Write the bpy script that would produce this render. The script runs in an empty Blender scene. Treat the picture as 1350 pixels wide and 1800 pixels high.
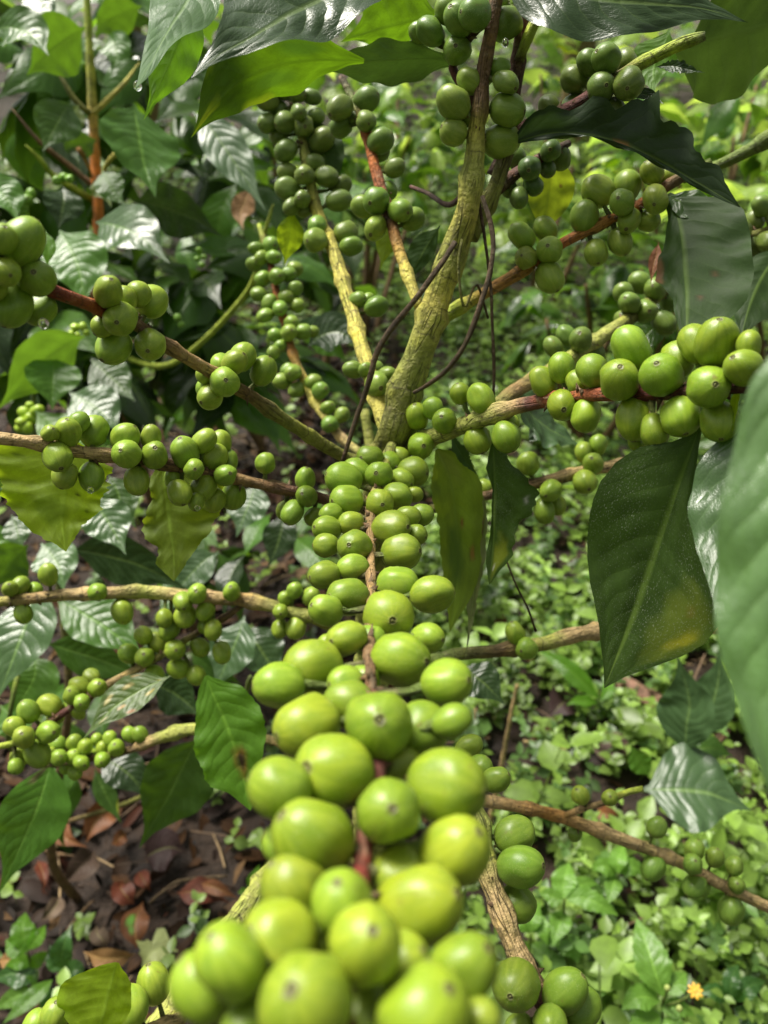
import bpy, math, random
import numpy as np
from mathutils import Vector, Matrix, noise as mnoise

R = math.radians
sc = bpy.context.scene
col = sc.collection

# ------------------------------------------------------------------ camera, sky, sun, exposure
PITCH = R(36)
CAM = Vector((0.0, 0.0, 1.15))
FPX = 1300.0                       # focal length in photograph pixels (photo 1350 x 1800)
cam_d = bpy.data.cameras.new('camera')
cam = bpy.data.objects.new('camera', cam_d)
col.objects.link(cam)
cam.location = CAM
cam.rotation_euler = (R(90) - PITCH, 0, 0)
cam_d.sensor_fit = 'VERTICAL'
cam_d.sensor_height = 36.0
cam_d.sensor_width = 27.0
cam_d.lens = FPX / 1800 * 36.0
cam_d.clip_start = 0.01
cam_d.clip_end = 400
cam_d.dof.use_dof = True
cam_d.dof.focus_distance = 0.30
cam_d.dof.aperture_fstop = 11.5
sc.camera = cam

SUN_EL, SUN_AZ = R(60), R(-48)    # azimuth clockwise from +Y seen from above
w = bpy.data.worlds.new('World')
sc.world = w
w.use_nodes = True
nt = w.node_tree
bg = nt.nodes['Background']
sky = nt.nodes.new('ShaderNodeTexSky')
sky.sky_type = 'NISHITA'
sky.sun_disc = False
sky.sun_elevation = SUN_EL
sky.sun_rotation = SUN_AZ
sky.air_density = 1.0
sky.dust_density = 4.0
hs = nt.nodes.new('ShaderNodeHueSaturation')
hs.inputs['Saturation'].default_value = 0.08
nt.links.new(sky.outputs[0], hs.inputs['Color'])
nt.links.new(hs.outputs[0], bg.inputs[0])
bg.inputs[1].default_value = 0.082

sun_d = bpy.data.lights.new('sun', 'SUN')
sun = bpy.data.objects.new('sun', sun_d)
col.objects.link(sun)
sun_d.energy = 4.8
sun_d.angle = R(24)
sun_d.color = (1.0, 0.95, 0.84)
sdir = Vector((math.sin(SUN_AZ) * math.cos(SUN_EL), math.cos(SUN_AZ) * math.cos(SUN_EL), math.sin(SUN_EL)))
sun.rotation_euler = sdir.to_track_quat('Z', 'Y').to_euler()

sc.view_settings.view_transform = 'Standard'
sc.view_settings.look = 'None'
sc.view_settings.exposure = 0.78
sc.view_settings.gamma = 1.0
sc.view_settings.use_curve_mapping = False
sc.render.engine = 'CYCLES'
sc.cycles.max_bounces = 8
sc.cycles.use_denoising = True

# ------------------------------------------------------------------ geometry helpers
rnd = random.Random(7)
CF = Vector((0, math.cos(PITCH), -math.sin(PITCH)))
CU = Vector((0, math.sin(PITCH), math.cos(PITCH)))
CR = Vector((1, 0, 0))

def ray(px, py):
    return CF + CR * ((px - 675) / FPX) + CU * ((900 - py) / FPX)

def at(px, py, d):
    """the point of the garden seen at a photo position, d metres in front of the lens"""
    return CAM + ray(px, py) * d

def on_ground(px, py, h=0.0):
    r = ray(px, py)
    return CAM + r * ((h - CAM.z) / r.z)

def depth_of(p):
    return (p - CAM).dot(CF)

def pix(p):
    v = p - CAM
    d = v.dot(CF)
    return 675 + v.dot(CR) / d * FPX, 900 - v.dot(CU) / d * FPX

def lerp_list(lst, t):
    n = len(lst) - 1
    x = min(max(t, 0), 1) * n
    i = min(int(x), n - 1)
    f = x - i
    a, b = lst[i], lst[i + 1]
    if isinstance(a, (tuple, list)):
        return tuple(p + (q - p) * f for p, q in zip(a, b))
    return a + (b - a) * f

def catmull(P, n):
    """n points along a smooth curve through the vectors P, uniform in chord length"""
    if len(P) == 2:
        return [P[0].lerp(P[1], i / (n - 1)) for i in range(n)], [i / (n - 1) for i in range(n)]
    ext = [P[0] * 2 - P[1]] + list(P) + [P[-1] * 2 - P[-2]]
    seg = [(P[i + 1] - P[i]).length for i in range(len(P) - 1)]
    tot = sum(seg)
    out, par = [], []
    for k in range(n):
        s = tot * k / (n - 1)
        i = 0
        while i < len(seg) - 1 and s > seg[i]:
            s -= seg[i]
            i += 1
        f = min(s / seg[i], 1.0)
        p0, p1, p2, p3 = ext[i:i + 4]
        q = 0.5 * ((2 * p1) + (p2 - p0) * f + (2 * p0 - 5 * p1 + 4 * p2 - p3) * f * f + (3 * p1 - p0 - 3 * p2 + p3) * f ** 3)
        out.append(q)
        par.append((i + f) / (len(P) - 1))
    return out, par

def new_obj(name, me, parent=None, mat=None):
    o = bpy.data.objects.new(name, me)
    col.objects.link(o)
    if mat is not None and me is not None:
        if not me.materials:
            me.materials.append(mat)
    if parent is not None:
        o.parent = parent
    return o

def tag(o, label=None, cat=None, group=None, kind=None):
    if label: o['label'] = label
    if cat: o['category'] = cat
    if group: o['group'] = group
    if kind: o['kind'] = kind
    return o

def empty(name, loc, label, cat, group=None):
    o = bpy.data.objects.new(name, None)
    col.objects.link(o)
    o.location = loc
    o.empty_display_size = 0.02
    bpy.context.view_layer.update()
    return tag(o, label, cat, group)

def put(o, parent):
    """parent o, its mesh being in world coordinates"""
    o.parent = parent
    o.matrix_parent_inverse = Matrix.Translation(-parent.location)

def mesh_from(name, verts, faces, colors=None, cname='tint', uvs=None, smooth=True):
    me = bpy.data.meshes.new(name)
    me.from_pydata([tuple(v) for v in verts], [], faces)
    if colors is not None:
        ca = me.color_attributes.new(cname, 'FLOAT_COLOR', 'POINT')
        flat = np.array([c if len(c) == 4 else (*c, 1.0) for c in colors], dtype=np.float32).ravel()
        ca.data.foreach_set('color', flat)
    if uvs is not None:
        ul = me.uv_layers.new(name='UVMap')
        li = np.empty(len(me.loops), dtype=np.int32)
        me.loops.foreach_get('vertex_index', li)
        ul.data.foreach_set('uv', np.array(uvs, dtype=np.float32)[li].ravel())
    if smooth:
        me.polygons.foreach_set('use_smooth', [True] * len(me.polygons))
    me.update()
    return me

# ------------------------------------------------------------------ materials
def nmat(name):
    m = bpy.data.materials.new(name)
    m.use_nodes = True
    t = m.node_tree
    return m, t, t.nodes['Principled BSDF'], t.nodes['Material Output']

class NB:
    """small node-building helper"""
    def __init__(self, t): self.t = t
    def n(self, typ, **kw):
        x = self.t.nodes.new(typ)
        for k, v in kw.items(): setattr(x, k, v)
        return x
    def l(self, a, b): self.t.links.new(a, b)
    def setin(self, sock, v):
        if hasattr(v, 'is_output'): self.l(v, sock)
        else: sock.default_value = v
    def math(self, op, a, b=None, c=None, clamp=False):
        x = self.n('ShaderNodeMath', operation=op, use_clamp=clamp)
        self.setin(x.inputs[0], a)
        if b is not None: self.setin(x.inputs[1], b)
        if c is not None: self.setin(x.inputs[2], c)
        return x.outputs[0]
    def mix(self, f, a, b, blend='MIX'):
        x = self.n('ShaderNodeMix', data_type='RGBA', blend_type=blend)
        self.setin(x.inputs[0], f); self.setin(x.inputs[6], a); self.setin(x.inputs[7], b)
        return x.outputs[2]
    def ramp(self, v, lo, hi, a=0.0, b=1.0):
        x = self.n('ShaderNodeMapRange', clamp=True)
        self.setin(x.inputs[0], v)
        x.inputs[1].default_value = lo; x.inputs[2].default_value = hi
        x.inputs[3].default_value = a; x.inputs[4].default_value = b
        return x.outputs[0]
    def noise(self, vec, scale, detail=3.0, rough=0.55, dim='3D', w=None):
        x = self.n('ShaderNodeTexNoise', noise_dimensions=dim)
        if vec is not None: self.l(vec, x.inputs['Vector'])
        x.inputs['Scale'].default_value = scale
        x.inputs['Detail'].default_value = detail
        x.inputs['Roughness'].default_value = rough
        if w is not None: self.l(w, x.inputs['W'])
        return x.outputs['Fac']

def c4(c): return (c[0], c[1], c[2], 1.0)

_leaf_mats = {}
def leaf_mat(kind, top, under, transl, tcol, rough=0.3, veins=1.0, wet=0.0, dust=0.0, nveins=11.0, mottle=0.5, spec=None):
    """a leaf blade: darker glossy face, paler matt back, light passing through, veins"""
    if kind in _leaf_mats: return _leaf_mats[kind]
    m, t, p, out = nmat(kind)
    b = NB(t)
    uv = b.n('ShaderNodeUVMap'); uv.uv_map = 'UVMap'
    sep = b.n('ShaderNodeSeparateXYZ'); b.l(uv.outputs[0], sep.inputs[0])
    s, v = sep.outputs[0], sep.outputs[1]
    a = b.math('ABSOLUTE', b.math('MULTIPLY_ADD', v, 2.0, -1.0))
    oi = b.n('ShaderNodeObjectInfo')
    wv = b.math('MULTIPLY', oi.outputs['Random'], 40.0)
    warp = b.noise(uv.outputs[0], 3.0, 2.0, dim='4D', w=wv)
    ph = b.math('ADD', b.math('SUBTRACT', b.math('MULTIPLY', s, nveins), b.math('MULTIPLY', b.math('POWER', a, 1.4), 2.2)), b.math('MULTIPLY', warp, 1.1))
    pp = b.math('MULTIPLY', b.math('ABSOLUTE', b.math('SUBTRACT', b.math('FRACT', ph), 0.5)), 2.0)
    vein = b.math('MULTIPLY', b.ramp(pp, 0.86, 1.0), b.ramp(a, 0.95, 0.5))
    rib = b.ramp(a, 0.075, 0.02)
    net = b.n('ShaderNodeTexVoronoi', feature='DISTANCE_TO_EDGE')
    mp = b.n('ShaderNodeMapping'); b.l(uv.outputs[0], mp.inputs[0]); mp.inputs['Scale'].default_value = (60, 30, 1)
    b.l(mp.outputs[0], net.inputs['Vector']); net.inputs['Scale'].default_value = 1.0
    netm = b.ramp(net.outputs['Distance'], 0.12, 0.0)
    mot = b.noise(uv.outputs[0], 5.0, 5.0, dim='4D', w=wv)
    fine = b.noise(uv.outputs[0], 70.0, 2.0, dim='4D', w=wv)
    vary = b.math('ADD', b.math('MULTIPLY', mot, mottle * 1.6), 1.0 - mottle * 0.8)
    vary = b.math('MULTIPLY', vary, b.ramp(oi.outputs['Random'], 0, 1, 0.8, 1.2))
    vary = b.math('MULTIPLY', vary, b.ramp(fine, 0.3, 0.7, 0.92, 1.08))
    geo = b.n('ShaderNodeNewGeometry')
    base = b.mix(geo.outputs['Backfacing'], c4(top), c4(under))
    cc = b.n('ShaderNodeCombineColor')
    for i in range(3): b.l(vary, cc.inputs[i])
    base = b.mix(1.0, base, cc.outputs[0], 'MULTIPLY')
    vcol = c4(tuple(min(1, x * 1.5 + y) for x, y in zip(top, (0.06, 0.08, 0.015))))
    base = b.mix(b.math('MULTIPLY', b.math('ADD', vein, b.math('MULTIPLY', netm, 0.25), clamp=True), 0.22 * veins), base, vcol)
    base = b.mix(b.math('MULTIPLY', rib, 0.75), base, vcol)
    at_ = b.n('ShaderNodeAttribute'); at_.attribute_name = 'blotch'
    base = b.mix(at_.outputs['Alpha'], base, at_.outputs['Color'])
    if dust > 0:
        dn = b.noise(uv.outputs[0], 130.0, 1.0, dim='4D', w=wv)
        dl = b.noise(uv.outputs[0], 4.0, 2.0, dim='4D', w=wv)
        dm = b.math('MULTIPLY', b.ramp(dn, 0.60, 0.70), b.ramp(dl, 0.35, 0.65))
        base = b.mix(b.math('MULTIPLY', dm, dust), base, (0.6, 0.65, 0.5, 1))
    b.l(base, p.inputs['Base Color'])
    rr = b.math('ADD', b.math('MULTIPLY', geo.outputs['Backfacing'], max(0.0, 0.55 - rough)), rough)
    rr = b.math('ADD', rr, b.math('MULTIPLY', b.math('SUBTRACT', mot, 0.5), 0.25), clamp=True)
    b.l(rr, p.inputs['Roughness'])
    p.inputs['Specular IOR Level'].default_value = spec if spec is not None else 0.5 + 0.25 * wet
    h = b.math('SUBTRACT', 1.0, b.math('POWER', pp, 2.0))
    h = b.math('SUBTRACT', b.math('MULTIPLY', h, b.ramp(a, 1.0, 0.6)), b.math('MULTIPLY', rib, 1.2))
    h = b.math('ADD', h, b.math('MULTIPLY', b.noise(uv.outputs[0], 14.0, 3.0, dim='4D', w=wv), 1.0 + wet * 1.5))
    h = b.math('ADD', h, b.math('MULTIPLY', netm, -0.08))
    bump = b.n('ShaderNodeBump'); bump.inputs['Strength'].default_value = 0.22 * veins
    bump.inputs['Distance'].default_value = 0.0022
    b.l(h, bump.inputs['Height']); b.l(bump.outputs[0], p.inputs['Normal'])
    tr = b.n('ShaderNodeBsdfTranslucent')
    tcc = b.mix(1.0, c4(tcol), cc.outputs[0], 'MULTIPLY')
    tcc = b.mix(at_.outputs['Alpha'], tcc, at_.outputs['Color'])
    tcc = b.mix(b.math('MULTIPLY', b.math('ADD', rib, b.math('MULTIPLY', vein, 0.5), clamp=True), 0.5), tcc, c4(tuple(x * 0.35 for x in tcol)))
    b.l(tcc, tr.inputs[0])
    ms = b.n('ShaderNodeMixShader'); ms.inputs[0].default_value = transl
    b.l(p.outputs[0], ms.inputs[1]); b.l(tr.outputs[0], ms.inputs[2])
    b.l(ms.outputs[0], out.inputs[0])
    _leaf_mats[kind] = m
    return m

def LM(k):
    D = {
     'dark':    lambda: leaf_mat('leaf_dark', (.036, .082, .011), (.075, .12, .03), .28, (.16, .32, .015), .33, spec=.36),
     'black':   lambda: leaf_mat('leaf_wet_dark', (.018, .038, .010), (.05, .08, .025), .12, (.08, .17, .015), .27, spec=.4),
     'shiny':   lambda: leaf_mat('leaf_shiny', (.050, .125, .015), (.09, .15, .03), .3, (.20, .40, .02), .32, veins=1.0, spec=.34),
     'mirror':  lambda: leaf_mat('leaf_wet_sheen', (.05, .10, .03), (.09, .16, .04), .2, (.18, .40, .03), .29, veins=.8, spec=.48),
     'mid':     lambda: leaf_mat('leaf_mid', (.060, .140, .017), (.085, .15, .03), .38, (.24, .46, .025), .36, spec=.4),
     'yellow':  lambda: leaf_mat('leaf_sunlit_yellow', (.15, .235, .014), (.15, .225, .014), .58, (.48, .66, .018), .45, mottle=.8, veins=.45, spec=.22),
     'backlit': lambda: leaf_mat('leaf_backlit', (.05, .10, .01), (.05, .09, .01), .42, (.14, .28, .006), .42, mottle=1.0, veins=.8, spec=.3),
     'bright':  lambda: leaf_mat('leaf_bright', (.085, .20, .015), (.10, .21, .02), .5, (.28, .60, .02), .36),
     'olive':   lambda: leaf_mat('leaf_olive', (.105, .165, .014), (.10, .145, .015), .45, (.28, .36, .015), .45, mottle=.8, veins=.45, spec=.3),
     'under':   lambda: leaf_mat('leaf_underside', (.026, .054, .013), (.026, .052, .013), .2, (.10, .18, .02), .55, veins=.5, spec=.14),
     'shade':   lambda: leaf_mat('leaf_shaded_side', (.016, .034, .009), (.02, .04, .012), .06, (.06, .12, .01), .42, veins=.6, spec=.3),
     'dusty':   lambda: leaf_mat('leaf_dusty', (.034, .066, .009), (.05, .09, .02), .22, (.13, .25, .015), .5, veins=.4, dust=.35, mottle=.8, spec=.25),
     'pale':    lambda: leaf_mat('leaf_pale', (.075, .150, .040), (.11, .16, .06), .25, (.17, .33, .06), .30, veins=1.2, mottle=1.0, spec=.9),
     'lilac':   lambda: leaf_mat('leaf_silver', (.040, .078, .028), (.06, .09, .05), .14, (.12, .22, .05), .34, veins=1.0, spec=.42),
     'blight':  lambda: leaf_mat('leaf_blighted', (.07, .12, .02), (.1, .14, .04), .3, (.25, .4, .03), .4, mottle=.8),
     'herb':    lambda: leaf_mat('leaf_herb', (.115, .24, .030), (.13, .23, .05), .35, (.27, .50, .04), .42, nveins=9),
     'herbdark':lambda: leaf_mat('leaf_herb_dark', (.035, .095, .018), (.07, .15, .05), .25, (.15, .36, .04), .28, nveins=8),
     'bright2': lambda: leaf_mat('leaf_backdrop_lit', (.19, .31, .07), (.18, .29, .07), .5, (.52, .76, .10), .24, spec=.6),  # sunlight on the background bushes painted in as a paler leaf colour
     'sunlit':  lambda: leaf_mat('leaf_sunlit_tint', (.24, .34, .07), (.22, .32, .07), .5, (.58, .78, .10), .3, spec=.5),  # paler still: sunlit openings put into the leaf colour
     'dead':    lambda: leaf_mat('leaf_dead_brown', (.13, .048, .018), (.13, .055, .022), .12, (.2, .08, .02), .5, mottle=.9, spec=.3),
     'deadred': lambda: leaf_mat('leaf_dead_red', (.085, .022, .012), (.09, .03, .016), .12, (.2, .05, .02), .42, mottle=.9, spec=.22),
     'deadtan': lambda: leaf_mat('leaf_dead_tan', (.28, .15, .055), (.28, .16, .07), .2, (.3, .16, .05), .55, mottle=.6),
     'deadplum':lambda: leaf_mat('leaf_dead_plum', (.032, .017, .018), (.04, .024, .024), .08, (.1, .04, .03), .5, mottle=.8, spec=.15),
     'deadgrey':lambda: leaf_mat('leaf_dead_grey', (.095, .066, .046), (.10, .07, .05), .1, (.1, .08, .05), .55, mottle=.9, spec=.12),
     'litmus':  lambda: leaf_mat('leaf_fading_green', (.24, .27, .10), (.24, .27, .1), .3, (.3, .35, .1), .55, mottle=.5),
    }
    return D[k]()

# bark
def make_bark():
    m, t, p, out = nmat('bark')
    b = NB(t)
    at_ = b.n('ShaderNodeAttribute'); at_.attribute_name = 'tint'
    uv = b.n('ShaderNodeUVMap'); uv.uv_map = 'UVMap'
    tc = b.n('ShaderNodeTexCoord')
    mp = b.n('ShaderNodeMapping'); b.l(uv.outputs[0], mp.inputs[0]); mp.inputs['Scale'].default_value = (22, 16, 1)
    n1 = b.noise(mp.outputs[0], 1.0, 4.0, .6)            # streaks along the stem
    n2 = b.noise(tc.outputs['Object'], 220.0, 4.0, .6)   # flakes, real-scale metres
    n3 = b.noise(tc.outputs['Object'], 60.0, 3.0, .6)
    vor = b.n('ShaderNodeTexVoronoi', feature='DISTANCE_TO_EDGE')
    mp2 = b.n('ShaderNodeMapping'); b.l(uv.outputs[0], mp2.inputs[0]); mp2.inputs['Scale'].default_value = (16, 4, 1)
    b.l(mp2.outputs[0], vor.inputs['Vector']); vor.inputs['Scale'].default_value = 1.0
    crack = b.math('MULTIPLY', b.ramp(vor.outputs['Distance'], 0.05, 0.0), b.ramp(n3, .42, .6))
    base = b.mix(b.ramp(n1, .3, .7), b.mix(1.0, at_.outputs['Color'], (.72, .70, .62, 1), 'MULTIPLY'), b.mix(1.0, at_.outputs['Color'], (1.2, 1.18, 1.12, 1), 'MULTIPLY'))
    base = b.mix(b.math('MULTIPLY', b.ramp(n2, .55, .75), .45), base, (.40, .33, .20, 1))
    base = b.mix(b.math('MULTIPLY', b.ramp(n3, .52, .72), .5), base, b.mix(1.0, at_.outputs['Color'], (.55, .75, .35, 1), 'MULTIPLY'))
    base = b.mix(b.math('MULTIPLY', crack, .6), base, (.04, .03, .015, 1))
    pa = b.noise(tc.outputs['Object'], 95.0, 5.0, .68)
    pb_ = b.noise(tc.outputs['Object'], 420.0, 3.0, .6)
    base = b.mix(b.math('MULTIPLY', b.ramp(pa, .56, .66), .55), base, b.mix(1.0, at_.outputs['Color'], (1.55, 1.5, 1.0, 1), 'MULTIPLY'))
    base = b.mix(b.math('MULTIPLY', b.ramp(pa, .46, .36), .6), base, b.mix(1.0, at_.outputs['Color'], (.40, .42, .35, 1), 'MULTIPLY'))
    base = b.mix(b.math('MULTIPLY', b.ramp(pb_, .60, .70), .45), base, b.mix(1.0, at_.outputs['Color'], (.35, .33, .28, 1), 'MULTIPLY'))
    sp_ = b.n('ShaderNodeSeparateXYZ'); b.l(uv.outputs[0], sp_.inputs[0])
    rg_ = b.math('ABSOLUTE', b.math('SUBTRACT', b.math('FRACT', b.math('ADD', b.math('MULTIPLY', sp_.outputs[1], 7.0), b.math('MULTIPLY', n3, .9))), .5))
    ring = b.math('MULTIPLY', b.ramp(rg_, .05, .015), b.ramp(pa, .42, .55))
    base = b.mix(b.math('MULTIPLY', ring, .6), base, (.045, .035, .018, 1))
    b.l(base, p.inputs['Base Color'])
    p.inputs['Roughness'].default_value = .7
    p.inputs['Specular IOR Level'].default_value = .35
    bump = b.n('ShaderNodeBump'); bump.inputs['Strength'].default_value = 1.0; bump.inputs['Distance'].default_value = .0016
    hh = b.math('ADD', b.math('ADD', b.math('MULTIPLY', n1, .25), b.math('ADD', b.math('MULTIPLY', pa, 1.4), b.math('MULTIPLY', pb_, .8))), b.math('ADD', b.math('MULTIPLY', n2, .6), b.math('MULTIPLY', crack, -1.0)))
    b.l(hh, bump.inputs['Height']); b.l(bump.outputs[0], p.inputs['Normal'])
    return m
BARK = make_bark()

# coffee cherry skin
def make_cherry():
    m, t, p, out = nmat('cherry_skin')
    b = NB(t)
    oi = b.n('ShaderNodeObjectInfo')
    tc = b.n('ShaderNodeTexCoord')
    sep = b.n('ShaderNodeSeparateXYZ'); b.l(tc.outputs['Object'], sep.inputs[0])
    x, y, z = sep.outputs
    wv = b.math('MULTIPLY', oi.outputs['Random'], 60.0)
    ang = b.math('ARCTAN2', y, x)
    comb = b.n('ShaderNodeCombineXYZ')
    b.l(b.math('MULTIPLY', b.math('COSINE', ang), 1.0), comb.inputs[0]); b.l(b.math('SINE', ang), comb.inputs[1]); b.l(b.math('MULTIPLY', z, .22), comb.inputs[2])
    streak = b.noise(comb.outputs[0], 3.2, 3.0, .55, '4D', wv)
    blot = b.noise(tc.outputs['Object'], 1.6, 3.0, .55, '4D', wv)
    fine = b.noise(tc.outputs['Object'], 22.0, 2.0, .6, '4D', wv)
    speck = b.noise(tc.outputs['Object'], 34.0, 1.0, .5, '4D', wv)
    base = b.mix(b.ramp(streak, .42, .62), oi.outputs['Color'], b.mix(1.0, oi.outputs['Color'], (1.38, 1.26, 1.6, 1), 'MULTIPLY'))
    base = b.mix(b.math('MULTIPLY', b.ramp(blot, .45, .7), .6), base, b.mix(1.0, oi.outputs['Color'], (.62, .78, .7, 1), 'MULTIPLY'))
    base = b.mix(b.math('MULTIPLY', b.ramp(fine, .35, .65), .18), base, b.mix(1.0, oi.outputs['Color'], (1.6, 1.4, 1.3, 1), 'MULTIPLY'))
    base = b.mix(b.math('MULTIPLY', b.math('MULTIPLY', b.ramp(speck, .62, .70), b.ramp(blot, .35, .55)), .6), base, (.42, .46, .22, 1))
    scar = b.math('MULTIPLY', b.ramp(b.noise(tc.outputs['Object'], 2.1, 6.0, .72, '4D', b.math('ADD', wv, 9.0)), .62, .68), .6)
    base = b.mix(scar, base, (.16, .11, .035, 1))
    at_ = b.n('ShaderNodeAttribute'); at_.attribute_name = 'blotch'
    base = b.mix(at_.outputs['Alpha'], base, at_.outputs['Color'])
    b.l(base, p.inputs['Base Color'])
    b.l(b.ramp(blot, .3, .7, .28, .42), p.inputs['Roughness'])
    p.inputs['Specular IOR Level'].default_value = .36
    p.inputs['Subsurface Weight'].default_value = .12
    p.inputs['Subsurface Radius'].default_value = (.6, 1.0, .15)
    p.inputs['Subsurface Scale'].default_value = .003
    bump = b.n('ShaderNodeBump'); bump.inputs['Strength'].default_value = .16; bump.inputs['Distance'].default_value = .0004
    b.l(b.math('ADD', b.math('MULTIPLY', fine, .8), b.math('ADD', streak, b.math('MULTIPLY', b.ramp(speck, .6, .75), .8))), bump.inputs['Height'])
    b.l(bump.outputs[0], p.inputs['Normal'])
    return m
CHERRY = make_cherry()

def simple_mat(name, c, rough=.5, nscale=0, c2=None, metal=0, bumpd=0):
    m, t, p, out = nmat(name)
    b = NB(t)
    if nscale:
        tc = b.n('ShaderNodeTexCoord')
        n = b.noise(tc.outputs['Object'], nscale, 4.0)
        b.l(b.mix(b.ramp(n, .35, .65), c4(c), c4(c2 or c)), p.inputs['Base Color'])
        if bumpd:
            bp = b.n('ShaderNodeBump'); bp.inputs['Distance'].default_value = bumpd; bp.inputs['Strength'].default_value = .8
            b.l(n, bp.inputs['Height']); b.l(bp.outputs[0], p.inputs['Normal'])
    else:
        p.inputs['Base Color'].default_value = c4(c)
    p.inputs['Roughness'].default_value = rough
    return m

def make_soil():
    m, t, p, out = nmat('soil')
    b = NB(t)
    tc = b.n('ShaderNodeTexCoord')
    n1 = b.noise(tc.outputs['Object'], 9.0, 6.0, .65)
    n2 = b.noise(tc.outputs['Object'], 60.0, 5.0, .7)
    base = b.mix(b.ramp(n1, .35, .65), (.016, .010, .007, 1), (.045, .025, .014, 1))
    base = b.mix(b.math('MULTIPLY', b.ramp(n2, .5, .7), .5), base, (.08, .045, .025, 1))
    b.l(base, p.inputs['Base Color'])
    p.inputs['Roughness'].default_value = .75
    bp = b.n('ShaderNodeBump'); bp.inputs['Distance'].default_value = .02; bp.inputs['Strength'].default_value = 1.0
    b.l(b.math('ADD', n1, n2), bp.inputs['Height']); b.l(bp.outputs[0], p.inputs['Normal'])
    return m

def make_cover_mat(name, rough=.4, transl=.35, spec=.4):
    m, t, p, out = nmat(name)
    b = NB(t)
    at_ = b.n('ShaderNodeAttribute'); at_.attribute_name = 'tint'
    tc = b.n('ShaderNodeTexCoord')
    n = b.noise(tc.outputs['Object'], 60.0, 3.0)
    cmul = b.mix(b.ramp(n, .3, .7), b.mix(1.0, at_.outputs['Color'], (.8, .8, .8, 1), 'MULTIPLY'), b.mix(1.0, at_.outputs['Color'], (1.2, 1.2, 1.1, 1), 'MULTIPLY'))
    b.l(cmul, p.inputs['Base Color'])
    p.inputs['Roughness'].default_value = rough
    p.inputs['Specular IOR Level'].default_value = spec
    tr = b.n('ShaderNodeBsdfTranslucent')
    b.l(b.mix(1.0, cmul, (2.0, 2.0, 1.2, 1), 'MULTIPLY'), tr.inputs[0])
    ms = b.n('ShaderNodeMixShader'); ms.inputs[0].default_value = transl
    b.l(p.outputs[0], ms.inputs[1]); b.l(tr.outputs[0], ms.inputs[2]); b.l(ms.outputs[0], out.inputs[0])
    return m

# ------------------------------------------------------------------ tubes (branches, twigs, vines)
COL = {'tan': (.34, .22, .10), 'red': (.17, .030, .018), 'yg': (.52, .47, .10), 'moss': (.19, .20, .04), 'brown': (.17, .10, .05),
       'dark': (.07, .035, .025), 'green': (.14, .20, .04), 'lichen': (.33, .36, .085), 'orange': (.40, .20, .05), 'plum': (.12, .04, .035),
       'dry': (.50, .36, .18), 'vine': (.10, .065, .035), 'straw': (.45, .34, .18), 'lime': (.40, .50, .06), 'rust': (.38, .12, .035)}

def tube_mesh(name, P, radii, colors, seg=12, step=0.004, lump=.10, nodes=None, seed=0):
    """P vectors, radii in metres at P, colours at P; lumpy skin, swellings at nodes"""
    tot = sum((P[i + 1] - P[i]).length for i in range(len(P) - 1))
    n = max(4, min(220, int(tot / step)))
    C, par = catmull(P, n)
    rad = [lerp_list(radii, t) for t in par]
    cls = [lerp_list(colors, t) for t in par]
    verts, cols, uvs, faces = [], [], [], []
    T = (C[1] - C[0]).normalized()
    nrm = T.orthogonal().normalized()
    dist = 0.0
    for i in range(n):
        if i:
            dist += (C[i] - C[i - 1]).length
        T2 = (C[min(i + 1, n - 1)] - C[max(i - 1, 0)]).normalized()
        nrm = (nrm - T2 * nrm.dot(T2)).normalized()
        bi = T2.cross(nrm)
        swell = 1.0
        if nodes:
            for nd in nodes:
                swell += .30 * math.exp(-((dist - nd) / .004) ** 2) - .06 * math.exp(-((dist - nd - .007) / .004) ** 2)
        for k in range(seg):
            a = 2 * math.pi * k / seg
            dv = nrm * math.cos(a) + bi * math.sin(a)
            q = C[i] * 90 + dv * 0.7 + Vector((seed * 7.1, 0, 0))
            f = 1 + lump * mnoise.noise(q) * 1.6 + lump * .6 * mnoise.noise(q * 3.1) + lump * .45 * mnoise.noise(q * 7.3)
            verts.append(C[i] + dv * rad[i] * swell * f)
            jit = 1 + .25 * mnoise.noise(q * .6)
            dk = 1.0
            cols.append(tuple(c * jit * dk for c in cls[i]))
            uvs.append((k / seg, dist * 10))
    for i in range(n - 1):
        for k in range(seg):
            a, b2 = i * seg + k, i * seg + (k + 1) % seg
            faces.append((a, b2, b2 + seg, a + seg))
    faces.append(tuple(range(seg))[::-1])
    faces.append(tuple(range((n - 1) * seg, n * seg)))
    me = mesh_from(name, verts, faces, cols, 'tint', uvs)
    me.materials.append(BARK)
    return me, C

def px_tube(name, pts, parent=None, seg=12, lump=.10, node_gap=None, seed=0, step=0.004):
    """pts: (px, py, depth, diameter in mm, colour name)"""
    P = [at(p[0], p[1], p[2]) for p in pts]
    rad = [p[3] / 2000 for p in pts]
    cs = [COL[p[4]] for p in pts]
    tot = sum((P[i + 1] - P[i]).length for i in range(len(P) - 1))
    nodes = None
    if node_gap:
        r = random.Random(seed + 5)
        nodes, x = [], node_gap * .6
        while x < tot:
            nodes.append(x); x += node_gap * r.uniform(.8, 1.2)
    me, C = tube_mesh(name, P, rad, cs, seg, step, lump, nodes, seed)
    o = new_obj(name, me)
    if parent: put(o, parent)
    return o, C

# ------------------------------------------------------------------ leaves
PROF = [0.02, .10, .42, .72, .90, 1.0, 1.0, .93, .80, .60, .36, .16, .07, .0]      # coffee leaf with a drip tip
PROF_H = [0.03, .45, .8, 1.0, .98, .86, .68, .46, .22, .0]                          # herb leaf

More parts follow.
